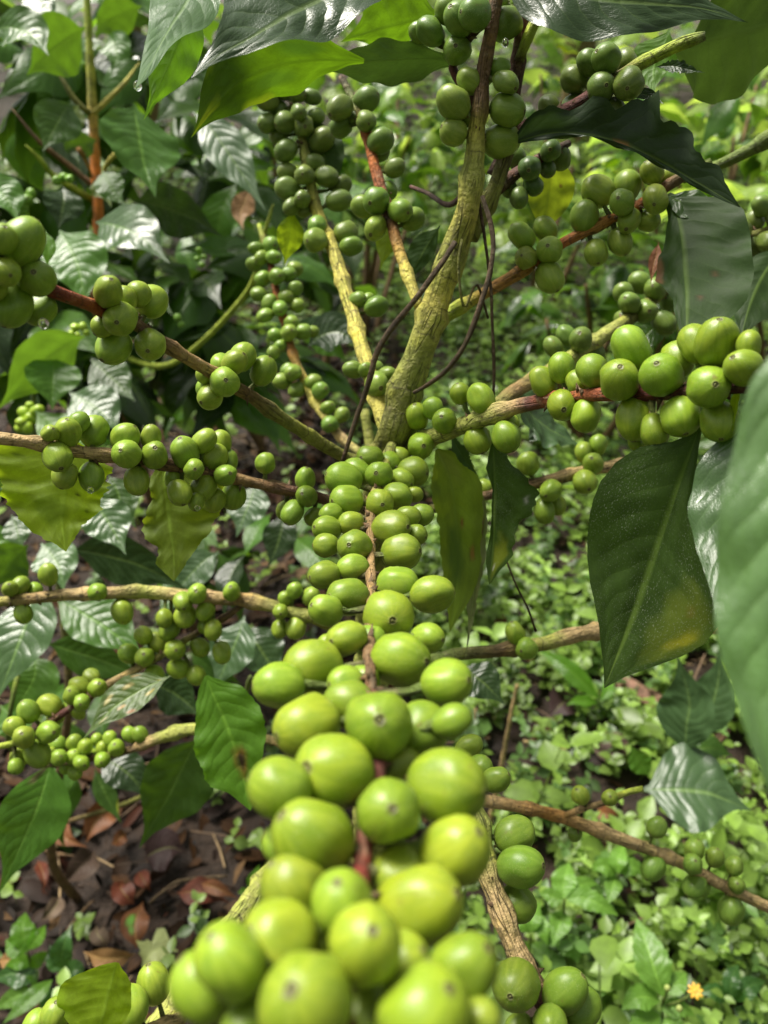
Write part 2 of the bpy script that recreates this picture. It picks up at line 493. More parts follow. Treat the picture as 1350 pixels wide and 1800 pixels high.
def leaf_grid(mid, side_at, nrm_at, wc, wk, n=34, m=6, fold=.12, wave=.05, nw=7, curl=0.0, quilt=.02, teeth=0, flip=False, blotch=None, seed=0, jag=0.0, edge_roll=0.0):
    """verts of a blade along mid; wc, wk half widths in metres (counter-clockwise and clockwise side)"""
    verts, uvs, bl, faces = [], [], [], []
    L = sum((mid[i + 1] - mid[i]).length for i in range(len(mid) - 1))
    r = random.Random(seed)
    ph1, ph2 = r.uniform(0, 6), r.uniform(0, 6)
    cols = 2 * m + 1
    for i in range(n + 1):
        s = i / n
        c = lerp_list(mid, s) if not isinstance(mid[0], Vector) else mid[min(i, len(mid) - 1)]
        sd, nm = side_at(i), nrm_at(i)
        for j in range(-m, m + 1):
            u = j / m
            wlist = wc if u > 0 else wk
            wv = lerp_list(wlist, s)
            if teeth:
                tt = (s * teeth + abs(u) * .3) % 1.0
                if abs(u) > .99: wv *= 1.0 - .16 * (1 - tt)
            if jag and abs(u) > .6:
                wv *= 1 + jag * (.6 * mnoise.noise(Vector((s * 9 + seed, 2 * (u > 0), seed * 1.3))) + .8 * mnoise.noise(Vector((s * 27 + seed, 2 * (u > 0), seed * 1.3))))
            wmax = max(max(wc), max(wk), 1e-5)
            au = abs(u)
            env = math.sin(math.pi * min(1, s * 1.05 + .02)) if s < .97 else .1
            h = fold * au * wv * (1 if edge_roll == 0 else (1 - edge_roll * au * au))
            h += wave * wmax * (au ** 1.6) * math.sin(nw * 2 * math.pi * s + (ph1 if u > 0 else ph2)) * env
            h += quilt * .4 * wmax * math.cos(2 * math.pi * (s * 9 - au * 1.6) + 2.2 * mnoise.noise(Vector((s * 5, u * 1.5, seed + 3.3)))) * (au * (1 - au) * 4) * env
            h += .05 * wmax * mnoise.noise(Vector((s * 6, u * 2.2, seed * 1.7))) * env
            h -= curl * L * (u * u) * (wv / wmax) ** 2 * .3
            verts.append(c + sd * (u * wv) + nm * h)
            uvs.append((s, (u + 1) / 2))
            a, cc = 0.0, (0, 0, 0)
            if blotch:
                for (bs, bu, br, bc, ba) in blotch:
                    d = math.hypot((s - bs) * 2.2, (u - bu)) + .25 * br * mnoise.noise(Vector((s * 14, u * 6, seed + bs * 7)))
                    k = max(0.0, min(1.0, (br - d) / (br * .5))) * ba
                    if k > 0:
                        cc = tuple(x * (1 - k) + y * k for x, y in zip(cc, bc)) if a > 0 else bc
                        a = max(a, k)
                        if k > .5: cc = tuple(x * .3 + y * .7 for x, y in zip(cc, bc))
            bl.append((*cc, a))
    for i in range(n):
        for j in range(cols - 1):
            a = i * cols + j
            f = (a, a + 1, a + cols + 1, a + cols)
            faces.append(f if not flip else f[::-1])
    return verts, faces, uvs, bl

def px_leaf(name, mid, wc, wk, mat, parent, roll=0, under=False, fold=.12, wave=.05, nw=5, curl=0.0, quilt=.02, n=40, m=7, teeth=0,
            blotch=None, seed=0, jag=0.0, ends=True, edge_roll=0.0, label=None):
    """mid: photo points (px, py, depth) from stalk to tip; wc / wk: half widths in photo pixels on the counter-clockwise /
    clockwise side of the stalk-to-tip direction; roll turns the blade about its rib."""
    P = [p if isinstance(p, Vector) else at(*p) for p in mid]
    C, par = catmull(P, n + 1)
    ds = [depth_of(c) for c in C]
    if roll == 'sheen' or roll == 'dull':
        k = len(C) // 2
        T = (C[k + 2] - C[k - 2]).normalized()
        V = (CAM - C[k]).normalized()
        N0 = T.cross(V.cross(T).normalized()).normalized()
        best = None
        for a in range(-58, 59, 2):
            N = Matrix.Rotation(R(a), 3, T) @ N0
            r_ = N * (2 * N.dot(V)) - V
            sc_ = r_.dot(sdir) - abs(a) * .0012
            if roll == 'dull': sc_ = -sc_
            if best is None or sc_ > best[0]: best = (sc_, a)
        roll = best[1] if roll == 'sheen' else max(-25, min(25, best[1]))
    cr = math.cos(R(roll))
    if not isinstance(wc, (list, tuple)): wc = [wc * k for k in PROF]
    if not isinstance(wk, (list, tuple)): wk = [wk * k for k in PROF]
    dm = sum(ds) / len(ds)
    wcm = [x * dm / FPX / cr for x in wc]
    wkm = [x * dm / FPX / cr for x in wk]
    sides, nrms = [], []
    for i in range(n + 1):
        T = (C[min(i + 1, n)] - C[max(i - 1, 0)]).normalized()
        V = (CAM - C[n // 2]).normalized()
        S = V.cross(T).normalized()
        N = T.cross(S).normalized()
        q = Matrix.Rotation(R(roll), 3, T)
        sides.append(q @ S); nrms.append(q @ N)
    sg = -1 if under else 1
    vs, fs, uv, bl = leaf_grid(C, lambda i: sides[i], lambda i: nrms[i] * sg, wcm, wkm, n, m, fold, wave, nw, curl, quilt, teeth, not under, blotch, seed, jag, edge_roll)
    me = mesh_from(name, vs, fs, bl, 'blotch', uv)
    me.materials.append(LM(mat) if isinstance(mat, str) else mat)
    o = new_obj(name, me)
    if parent: put(o, parent)
    if label: o['label'] = label
    return o

def leaf_template(name, aspect, mat, prof=PROF, n=18, m=4, droop=.15, fold=.2, wave=.07, nw=4, quilt=.03, teeth=0, seed=0, curl=0.0):
    """unit-length leaf along +Y facing +Z"""
    C = [Vector((0.03 * math.sin(5 * i / n + seed), i / n, -droop * (i / n) ** 2 + .08 * math.sin(math.pi * i / n))) for i in range(n + 1)]
    S, N = Vector((-1, 0, 0)), Vector((0, 0, 1))
    wl = [aspect * k for k in prof]
    vs, fs, uv, bl = leaf_grid(C, lambda i: S, lambda i: N, wl, wl, n, m, fold, wave, nw, curl, quilt, teeth, True, None, seed)
    me = mesh_from(name, vs, fs, bl, 'blotch', uv)
    me.materials.append(LM(mat))
    return me

def place(o, base, T, N, size):
    T = T.normalized()
    X = T.cross(N)
    if X.length < 1e-4: X = T.orthogonal()
    X.normalize()
    Z = X.cross(T)
    M = Matrix((X, T, Z)).transposed().to_4x4()
    o.matrix_basis = Matrix.Translation(base) @ M @ Matrix.Diagonal((size, size, size, 1))


# ------------------------------------------------------------------ ground
def build_ground():
    xs = np.concatenate([-np.geomspace(60, 2.2, 14), np.linspace(-2, 2, 81), np.geomspace(2.2, 60, 14)])
    ys = np.concatenate([np.linspace(-3, -0.5, 8), np.linspace(-.4, 4, 90), np.geomspace(4.2, 120, 22)])
    V, F = [], []
    for y in ys:
        for x in xs:
            q = Vector((x * 2.0, y * 2.0, 0))
            z = .022 * mnoise.noise(q) + .012 * mnoise.noise(q * 3.7) + .006 * mnoise.noise(q * 9)
            if y > 4: z += .12 * mnoise.noise(Vector((x * .3, y * .3, 2))) * min(1, (y - 4) / 6)
            V.append((x, y, z))
    nx = len(xs)
    for i in range(len(ys) - 1):
        for j in range(nx - 1):
            a = i * nx + j
            F.append((a, a + 1, a + nx + 1, a + nx))
    o = new_obj('ground', mesh_from('ground', V, F), None, make_soil())
    tag(o, kind='structure')
build_ground()

# ------------------------------------------------------------------ ground cover: leafy weeds too many to count
def leaf_batch(name, centres, T, N, L, W, tint, mat, kind='stuff', parent=None, bend=.12):
    """many small folded leaves in one mesh (arrays of base point, direction, normal, length, half width, colour)"""
    prof = [(0, .04), (.22, .8), (.5, 1.0), (.78, .55), (1, .0)]
    n = len(centres)
    X = np.cross(T, N); X /= np.linalg.norm(X, axis=1, keepdims=True) + 1e-9
    Z = np.cross(X, T)
    rows = []
    for s, wv in prof:
        c = centres + T * (L * s)[:, None] - Z * (bend * L * s * s)[:, None]
        for u in (-1, 0, 1):
            rows.append(c + X * (W * wv * u)[:, None] + Z * (abs(u) * W * wv * .28)[:, None])
    V = np.stack(rows, 1)                       # n x 15 x 3
    k = V.shape[1]
    quad = []
    for i in range(4):
        for j in range(2):
            a = i * 3 + j
            quad.append((a, a + 1, a + 4, a + 3))
    quad = np.array(quad)
    F = (quad[None] + (np.arange(n) * k)[:, None, None]).reshape(-1, 4)
    me = bpy.data.meshes.new(name)
    me.vertices.add(n * k)
    me.vertices.foreach_set('co', V.reshape(-1).astype(np.float32))
    me.loops.add(F.size)
    me.loops.foreach_set('vertex_index', F.reshape(-1).astype(np.int32))
    me.polygons.add(len(F))
    me.polygons.foreach_set('loop_start', (np.arange(len(F)) * 4).astype(np.int32))
    me.polygons.foreach_set('use_smooth', np.ones(len(F), dtype=bool))
    me.update(calc_edges=True)
    ca = me.color_attributes.new('tint', 'FLOAT_COLOR', 'POINT')
    cc = np.concatenate([np.repeat(tint, k, axis=0), np.ones((n * k, 1))], 1)
    ca.data.foreach_set('color', cc.astype(np.float32).reshape(-1))
    o = new_obj(name, me, None, mat)
    if parent: put(o, parent)
    tag(o, kind=kind)
    return o

rg = np.random.default_rng(11)
def unit(v): return v / (np.linalg.norm(v, axis=-1, keepdims=True) + 1e-9)

def weed_density(x, y):
    """thick green cover to the right and far away, dark litter to the left"""
    edge = .02 + .10 * np.sin(y * 3.1) + .06 * np.sin(y * 7.7 + 1)
    d = 1 / (1 + np.exp(-(x - edge) / .05))
    far = 1 / (1 + np.exp(-(y - 2.6) / .3))
    return np.clip(d * .95 + far * .5 + .05, 0, 1)

def build_cover():
    C, Tl, Nl, Ll, Wl, Cl = [], [], [], [], [], []
    def scatter(n, x0, x1, y0, y1, scale):
        x = rg.uniform(x0, x1, n); y = rg.uniform(y0, y1, n)
        keep = rg.random(n) < weed_density(x, y)
        # patches of bare litter
        pn = np.array([mnoise.noise(Vector((a * 7.5, b * 7.5, 5))) for a, b in zip(x, y)])
        keep &= pn > -.30
        for px, py in zip(x[keep], y[keep]):
            h = rg.uniform(.03, .13) * scale
            ty = rg.random()
            hue = np.array([.140, .225, .038]) if ty < .6 else (np.array([.070, .135, .032]) if ty < .78 else np.array([.18, .28, .06]))
            hue = hue * rg.uniform(.55, 1.15)
            lean = np.array([rg.normal(0, .25), rg.normal(0, .25), 1.0])
            C.append(np.array([px, py, 0.0])); Tl.append(unit(lean)); Nl.append(unit(np.array([0, -1.0, .3]))); Ll.append(h * 1.02); Wl.append(.0011 * scale); Cl.append(np.array([.12, .17, .05]))
            levels = rg.integers(2, 5)
            a0 = rg.uniform(0, 6.28)
            for k in range(levels):
                f = (k + 1) / levels
                b = np.array([px, py, 0]) + lean * h * f
                nl = 2 if ty < .6 else 3
                for q in range(nl):
                    a = a0 + k * 1.57 + q * 2 * np.pi / nl + rg.normal(0, .25)
                    t = unit(np.array([np.cos(a), np.sin(a), rg.uniform(-.15, .55)]))
                    C.append(b); Tl.append(t)
                    Nl.append(unit(np.array([rg.normal(0, .25), rg.normal(0, .25), 1.0])))
                    L = rg.uniform(.016, .038) * scale * (1.25 - .5 * f)
                    Ll.append(L); Wl.append(L * rg.uniform(.26, .42))
                    Cl.append(hue * rg.uniform(.85, 1.15) * (1 + .25 * f))
    scatter(4600, -.9, 1.5, .15, 1.5, .85)
    scatter(170, -.9, 1.5, .15, 1.8, 1.75)
    scatter(4200, -1.6, 2.2, 1.5, 3.2, 1.1)
    scatter(4200, -3, 3.6, 3.2, 7.0, 1.9)
    scatter(1500, -8, 9, 7.0, 20.0, 4.5)
    leaf_batch('ground_cover', np.array(C), np.array(Tl), np.array(Nl), np.array(Ll), np.array(Wl), np.array(Cl), make_cover_mat('ground_cover_leaf'))
build_cover()

def build_litter():
    n = 11000
    x = np.where(rg.random(n) < .7, rg.uniform(-1.2, .1, n), rg.uniform(-1.3, 1.4, n)); y = rg.uniform(.1, 3.2, n)
    c = np.stack([x, y, rg.uniform(.0, .03, n)], 1)
    a = rg.uniform(0, 6.28, n)
    T = unit(np.stack([np.cos(a), np.sin(a), rg.normal(0, .18, n)], 1))
    N = unit(np.stack([rg.normal(0, .4, n), rg.normal(0, .4, n), np.ones(n)], 1))
    L = .012 + .06 * rg.random(n) ** 1.6; W = L * rg.uniform(.08, .32, n)
    pal = np.array([(.026, .014, .008), (.050, .024, .011), (.012, .008, .006), (.018, .011, .009), (.09, .052, .025), (.040, .013, .007)])
    col_ = pal[rg.choice(6, n, p=[.26, .16, .28, .16, .07, .07])] * rg.uniform(.7, 1.25, (n, 1))
    leaf_batch('leaf_litter', c, T, N, L, W, col_, make_cover_mat('litter_leaf', .6, .05, .12), bend=.25)
    # fine twigs and stalks among the litter
    V, F, K = [], [], []
    for i in range(620):
        p = Vector((rg.uniform(-1.0, .9), rg.uniform(.1, 2.4), rg.uniform(.008, .035)))
        an = rg.uniform(0, 6.28); l = rg.uniform(.03, .14); r_ = rg.uniform(.0006, .0018)
        d = Vector((math.cos(an), math.sin(an), rg.normal(0, .12)))
        s_ = Vector((-math.sin(an), math.cos(an), 0)); u_ = Vector((0, 0, 1))
        b0 = len(V)
        cl = [(.16, .10, .06), (.28, .19, .10), (.07, .045, .03)][rg.integers(0, 3)]
        for k in range(3):
            c0 = p + d * l * k / 2 + s_ * (rg.normal(0, .05) * l if k == 1 else 0)
            for q in range(4):
                aa = q * math.pi / 2
                V.append(c0 + (s_ * math.cos(aa) + u_ * math.sin(aa)) * r_); K.append(cl)
        for k in range(2):
            for q in range(4):
                F.append((b0 + k * 4 + q, b0 + k * 4 + (q + 1) % 4, b0 + k * 4 + 4 + (q + 1) % 4, b0 + k * 4 + 4 + q))
    o = new_obj('twig_litter', mesh_from('twig_litter', V, F, K, 'tint', [(0, 0)] * len(V)), None, make_cover_mat('twig_bark', .6, .02))
    tag(o, kind='stuff')
build_litter()

# ------------------------------------------------------------------ the coffee plant in front: trunk, branches, cherries, leaves
base_pt = at(650, 1830, .92)
PLANT = empty('coffee_plant', Vector((base_pt.x, base_pt.y, 0)), 'coffee plant loaded with green cherries, its mossy trunk and branches nearest of all', 'coffee plant')
gp = Vector((base_pt.x + .01, base_pt.y + .02, -.03))

def trunk():
    px = [(882, -60, .315, 5.6, 'dark'), (872, 0, .32, 5.8, 'brown'), (862, 60, .325, 6, 'brown'), (850, 130, .332, 6.2, 'brown'), (844, 190, .336, 6.6, 'brown'), (839, 225, .34, 8, 'yg'),
          (831, 300, .345, 9.6, 'lichen'), (820, 380, .352, 12, 'yg'), (795, 450, .36, 13, 'lichen'), (768, 530, .367, 14.2, 'yg'), (738, 620, .374, 14.2, 'lichen'),
          (708, 700, .382, 16, 'moss'), (688, 780, .39, 18, 'moss'), (668, 900, .45, 22, 'moss'), (655, 1150, .58, 26, 'lichen'), (650, 1368, .64, 30, 'lichen'),
          (650, 1600, .76, 34, 'moss'), (650, 1830, .92, 40, 'moss')]
    P = [at(*p[:3]) for p in px] + [gp]
    me, C = tube_mesh('trunk', P, [p[3] / 2000 for p in px] + [.024], [COL[p[4]] for p in px] + [COL['moss']], 28, .0022, .12, [.055, .085, .125, .15, .19, .23, .30, .35, .40, .43], 3)
    o = new_obj('trunk', me); put(o, PLANT)
    return o, C
TRUNK, TRUNK_C = trunk()

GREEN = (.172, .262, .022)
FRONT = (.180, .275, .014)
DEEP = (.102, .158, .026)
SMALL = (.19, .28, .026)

def cherry_template(name, seed):
    r = random.Random(seed)
    seg = 28
    ts = r.uniform(.62, 1.0)
    prof = []                                   # (radius, height) from stalk to tip
    for k in range(13):
        a = -math.pi / 2 + .18 + (math.pi - .18 - .26) * k / 12
        prof.append((math.cos(a), math.sin(a) * 1.10))
    zt = prof[-1][1]
    prof += [(q_ * ts, zt + z_) for q_, z_ in ((.24, .008), (.20, .032), (.165, .036), (.135, .012), (.085, .006), (.055, .028), (.02, .034))]
    tip_col = [None] * 13 + [(.20, .25, .05, .35), (.24, .25, .08, .7), (.10, .09, .03, .8), (.035, .03, .012, .9), (.05, .04, .016, .9), (.20, .18, .07, .8), (.06, .05, .02, .9)]
    prof = [(.07, -1.22), (.075, -1.12), (.16, -1.075)] + prof
    tip_col = [(.14, .10, .04, 1), (.14, .12, .04, .9), (.12, .16, .03, .5)] + tip_col
    ex, ey = r.uniform(.96, 1.06), r.uniform(.90, 1.0)
    flats = [(Vector((math.cos(a), math.sin(a), r.uniform(-.5, .4))).normalized(), r.uniform(.80, .92)) for a in (r.uniform(0, 2), r.uniform(2.2, 4), r.uniform(4.2, 6))]
    V, Cc, F = [], [], []
    off = Vector((seed * 3.1, seed * 1.7, 0))
    for ri, (rr, zz) in enumerate(prof):
        for k in range(seg):
            a = 2 * math.pi * k / seg
            x, y = math.cos(a), math.sin(a)
            g = 1 - .030 * math.exp(-(math.sin(a) / .16) ** 2) * max(0, 1 - abs(zz) ** 3 * .6)     # shallow seam between the two beans
            g += .085 * mnoise.noise(Vector((x, y, zz)) * .9 + off) + .02 * mnoise.noise(Vector((x, y, zz)) * 2.6 + off)
            vv = Vector((x * rr, y * rr, zz))
            for fn, fd in flats:
                t_ = vv.dot(fn)
                if t_ > fd: g *= 1 - .75 * (t_ - fd) / max(t_, .1)
            if 16 <= ri <= 20: g *= 1 + .14 * mnoise.noise(Vector((x * 2.5, y * 2.5, 7)) + off)
            V.append((x * rr * ex * g, y * rr * ey * g, zz + .03 * mnoise.noise(Vector((x, y, 3)) + off)))
            Cc.append(tip_col[ri] or (0, 0, 0, 0))
    for i in range(len(prof) - 1):
        for k in range(seg):
            a, b2 = i * seg + k, i * seg + (k + 1) % seg
            F.append((a, b2, b2 + seg, a + seg))
    F.append(tuple(range(seg))[::-1]); F.append(tuple(range((len(prof) - 1) * seg, len(prof) * seg)))
    me = mesh_from(name, V, F, Cc, 'blotch')
    me.materials.append(CHERRY)
    return me
CH = [cherry_template('coffee_cherry', i) for i in range(14)]

p2 = at(560, 1800, .95)
STEM2 = empty('coffee_plant', Vector((p2.x, p2.y, 0)), 'second stem assumed behind the laden coffee plant, carrying its thin lichened branches with smaller green cherries', 'coffee plant')
def second_trunk():  # hidden stem added to carry branches split off the laden plant
    px = [(640, 720, .60, 7, 'lichen'), (652, 800, .60, 9, 'lichen'), (660, 950, .585, 11, 'moss'), (655, 1150, .60, 13, 'moss'), (650, 1300, .66, 15, 'moss'), (630, 1500, .76, 18, 'moss'), (590, 1700, .88, 22, 'moss')]
    P = [at(*p[:3]) for p in px] + [Vector((p2.x, p2.y, -.03))]
    me, C = tube_mesh('trunk', P, [p[3] / 2000 for p in px] + [.013], [COL[p[4]] for p in px] + [COL['moss']], 14, .006, .16, None, 4)
    put(new_obj('trunk', me), STEM2)
second_trunk()

BR = {}
BRPOLY = {}
SECOND = ('left_low', 'left_twig', 'left_stub', 'far_left', 'right_long', 'right_sprig', 'right_low', 'limb')
def branch(key, pts, node_gap=.03, seg=14, lump=.10, parent=None, name='branch', label=None):
    o, C = px_tube(name, pts, parent or (STEM2 if key in SECOND else PLANT), seg, lump, node_gap, seed=len(BR) + 1)
    if label: o['label'] = label
    BR[key] = o
    rad = sum(p[3] for p in pts) / len(pts) / 2000
    BRPOLY[key] = (C, [pix(c) for c in C], rad)
    return o

CHERRIES = []   # dicts, placed after relaxation
def cherries(key, lst, colr=GREEN, spread=.22, jd=.25):
    C, Q, rb = BRPOLY[key]
    for e in lst:
        px, py, size = e[:3]
        back = len(e) > 3 and e[3] == 'b'
        front = len(e) > 3 and e[3] == 'f'
        bi = min(range(len(Q)), key=lambda i: (Q[i][0] - px) ** 2 + (Q[i][1] - py) ** 2)
        pd = math.hypot(Q[bi][0] - px, Q[bi][1] - py)
        d0 = depth_of(C[bi])
        r = size / 2 * d0 / FPX
        off = math.sqrt(max(0.0, (r + rb * .8) ** 2 - (pd * d0 / FPX) ** 2))
        if back: d = d0 + max(off, .4 * r)
        elif key == 'front': d = d0 - off - .30 * r
        elif front or pd * d0 / FPX < r * .9: d = d0 - off
        else: d = d0 + rnd.uniform(-.5, .2) * r
        CHERRIES.append(dict(k=key, px=px, py=py, size=size, d=d, stem=C[bi].copy(), bi=bi, back=back, c=colr))

# the laden branch that comes straight at the lens
branch('front', [(692, 775, .385, 5.5, 'moss'), (668, 840, .35, 5.1, 'lichen'), (652, 900, .325, 3.7, 'tan'), (652, 1000, .285, 3.5, 'tan'), (652, 1070, .245, 3.4, 'tan'), (650, 1170, .20, 3.3, 'brown'),
                 (664, 1330, .160, 3.3, 'plum'), (640, 1490, .142, 3.3, 'red'), (628, 1600, .128, 3.2, 'red'), (620, 1740, .114, 3.0, 'red'), (610, 1900, .104, 2.8, 'red')], .026, 16)
cherries('front', [
 (650, 805, 46), (604, 842, 60), (627, 830, 48), (667, 834, 48), (685, 813, 40, 'b'), (701, 805, 38, 'b'), (726, 829, 52), (706, 843, 40), (609, 880, 57), (667, 884, 52, 'f'), (698, 873, 48),
 (728, 869, 30, 'b'), (582, 903, 38, 'b'), (617, 920, 44), (575, 930, 46), (573, 959, 44, 'b'), (687, 927, 62, 'f'), (717, 908, 38), (741, 905, 40), (731, 940, 38, 'b'), (705, 970, 66, 'b'),
 (623, 960, 60), (620, 998, 50), (570, 1010, 50), (612, 1048, 68), (573, 1072, 58, 'b'), (699, 1030, 70), (760, 1045, 68), (682, 1082, 88, 'f'), (610, 1122, 66), (751, 1122, 55, 'b'), (577, 1132, 38, 'b'),
 (705, 1160, 98, 'f'), (550, 1170, 92), (490, 1205, 80), (608, 1200, 62, 'b'), (785, 1200, 84), (795, 1268, 64, 'b'), (612, 1236, 80, 'b'), (665, 1273, 118, 'f'), (737, 1284, 98, 'b'), (540, 1275, 108),
 (588, 1355, 132, 'f'), (492, 1385, 104), (785, 1380, 130), (682, 1425, 110, 'f'), (550, 1475, 132), (500, 1485, 70, 'b'), (798, 1497, 124), (700, 1532, 88, 'b'), (520, 1565, 116), (603, 1590, 112),
 (735, 1592, 138), (640, 1660, 136, 'f'), (490, 1655, 128), (405, 1690, 124), (355, 1735, 112, 'b'), (815, 1700, 118), (540, 1762, 168), (745, 1785, 156), (440, 1812, 90, 'b'), (845, 1790, 64, 'b'),
 (652, 1128, 58, 'b'), (640, 1196, 58, 'b'), (704, 1352, 82, 'b'), (566, 1665, 112, 'b'), (700, 1702, 112, 'b'), (640, 1796, 124, 'b')], FRONT)
# left, upper
branch('left_upper', [(690, 840, .395, 6, 'moss'), (600, 800, .385, 6.4, 'moss'), (500, 738, .355, 6.6, 'moss'), (430, 690, .335, 6, 'brown'), (330, 630, .30, 5.2, 'tan'), (280, 598, .285, 4.8, 'brown'), (230, 565, .27, 4.8, 'brown'), (185, 545, .26, 4.6, 'rust'), (95, 512, .235, 4.4, 'red'), (40, 480, .225, 4, 'plum'), (-60, 430, .20, 4, 'plum')], .035)
cherries('left_upper', [(38, 425, 72), (3, 420, 48, 'b'), (10, 478, 50), (64, 490, 64, 'f'), (20, 533, 72), (70, 545, 50, 'b'), (-14, 500, 50), (190, 513, 50), (217, 527, 42), (243, 518, 42, 'b'), (266, 530, 52), (212, 560, 58, 'f'), (182, 573, 40, 'b'),
 (200, 610, 55), (264, 605, 55, 'f'), (427, 628, 46), (412, 637, 44), (390, 642, 40, 'b'), (395, 672, 50, 'f'), (463, 652, 46), (362, 660, 36, 'b'), (370, 698, 42), (363, 683, 36, 'b')], GREEN)
# left, middle
branch('left_middle', [(680, 905, .42, 5.5, 'moss'), (600, 885, .385, 5.6, 'brown'), (520, 865, .37, 5.6, 'plum'), (430, 845, .36, 5.6, 'tan'), (330, 825, .345, 5.4, 'brown'), (240, 806, .33, 5.6, 'brown'), (140, 795, .315, 5.6, 'dry'), (60, 778, .30, 5.2, 'dry'), (-40, 766, .29, 5, 'dry')], .03)
cherries('left_middle', [(118, 760, 44), (138, 744, 36, 'b'), (88, 762, 30, 'b'), (165, 758, 46), (101, 803, 48, 'f'), (115, 836, 44, 'b'), (160, 838, 45), (220, 769, 46), (223, 799, 48, 'f'), (265, 768, 35), (272, 800, 48, 'f'), (240, 845, 43),
 (325, 795, 50), (359, 775, 40), (376, 803, 43, 'f'), (388, 778, 36, 'b'), (341, 825, 36, 'f'), (397, 835, 38, 'f'), (316, 866, 42), (357, 857, 46), (375, 878, 40, 'b'), (410, 872, 43), (345, 882, 30, 'b'), (305, 842, 34, 'b'), (402, 810, 34, 'b'),
 (467, 814, 34), (536, 843, 36), (539, 872, 38, 'f'), (514, 901, 38), (550, 908, 30), (500, 897, 30, 'b')], GREEN)
# left, low
branch('left_low', [(650, 1150, .52, 8, 'moss'), (570, 1094, .49, 8, 'moss'), (500, 1072, .49, 8.5, 'lichen'), (430, 1055, .495, 9, 'tan'), (330, 1048, .5, 9.4, 'dry'), (255, 1040, .5, 9, 'lichen'), (190, 1043, .49, 8.5, 'dry'), (120, 1045, .485, 8.2, 'dry'), (60, 1052, .48, 7.2, 'tan'), (-30, 1060, .475, 7, 'lichen')], .04)
cherries('left_low', [(85, 1010, 33), (33, 1032, 33), (17, 1035, 27), (62, 1038, 26, 'b'), (41, 1078, 31), (171, 1041, 32, 'f'), (215, 1075, 38), (347, 1043, 34, 'f'), (322, 1058, 34, 'f'), (325, 1083, 38), (361, 1074, 33, 'f'), (374, 1107, 31), (289, 1087, 30), (298, 1105, 37, 'f'),
 (408, 1040, 32, 'f'), (493, 1075, 27, 'f'), (518, 1038, 28), (501, 1052, 24), (546, 1048, 30), (492, 1105, 28), (520, 1104, 34), (360, 1100, 26, 'b')], GREEN)
branch('left_twig', [(430, 1060, .5, 4.5, 'brown'), (395, 1085, .505, 4.2, 'brown'), (350, 1110, .51, 4.2, 'brown'), (300, 1142, .51, 4.4, 'lichen'), (240, 1176, .505, 5, 'dry'), (195, 1200, .50, 5.2, 'dry'), (150, 1230, .495, 5, 'plum'), (110, 1254, .49, 4.8, 'plum'), (62, 1288, .485, 4.4, 'brown'), (30, 1305, .48, 4, 'lime'), (-40, 1318, .475, 4, 'lime')], .035)
cherries('left_twig', [(252, 1117, 30), (277, 1129, 31), (307, 1142, 37, 'f'), (226, 1149, 34), (254, 1155, 34, 'f'), (351, 1138, 30), (390, 1147, 33), (345, 1187, 33), (313, 1175, 34), (272, 1187, 32, 'b'),
 (161, 1190, 29), (140, 1207, 33), (171, 1209, 31), (126, 1222, 31), (144, 1234, 29, 'f'), (124, 1240, 24, 'b'), (137, 1252, 24, 'b'), (50, 1250, 37), (87, 1240, 36), (98, 1260, 30, 'b'), (25, 1278, 35), (42, 1296, 39, 'f'), (85, 1287, 37, 'f'), (65, 1325, 43), (33, 1332, 30, 'b'), (28, 1347, 26, 'b')], SMALL)
branch('left_stub', [(600, 1350, .5, 5, 'brown'), (500, 1308, .52, 6, 'brown'), (420, 1290, .535, 7, 'lichen'), (345, 1281, .55, 9, 'lichen'), (290, 1294, .56, 10, 'lichen'), (262, 1304, .56, 8, 'dry'), (215, 1322, .57, 5.5, 'brown'), (150, 1335, .575, 5, 'brown'), (80, 1345, .58, 4.5, 'moss')], .03)
cherries('left_stub', [(103, 1308, 26), (130, 1305, 26), (150, 1312, 25), (103, 1332, 28, 'f'), (130, 1330, 27), (143, 1341, 28, 'f'), (132, 1358, 23), (170, 1300, 21, 'b'), (193, 1298, 25), (181, 1317, 25), (205, 1315, 28, 'f'), (180, 1336, 27), (228, 1291, 27), (246, 1291, 27), (115, 1349, 23, 'b'), (160, 1326, 21, 'b'), (85, 1325, 24, 'b'), (88, 1309, 22, 'b')], GREEN)
# low thick lichen-covered limb and the twig under it
branch('limb', [(655, 1290, .64, 15, 'moss'), (560, 1440, .55, 14, 'lichen'), (470, 1548, .48, 14, 'lichen'), (425, 1608, .455, 14.5, 'lichen'), (350, 1706, .425, 15, 'lichen'), (285, 1800, .40, 15, 'lichen'), (240, 1870, .38, 15, 'lichen')], .05, 20, .16)
branch('bottom_left', [(318, 1790, .40, 7, 'dry'), (262, 1808, .372, 5, 'dry'), (200, 1838, .355, 4.5, 'brown'), (100, 1842, .345, 4, 'brown'), (0, 1850, .34, 4, 'brown')], .03)
cherries('bottom_left', [(270, 1729, 56), (229, 1770, 58), (98, 1783, 50), (62, 1803, 44, 'b')], GREEN)
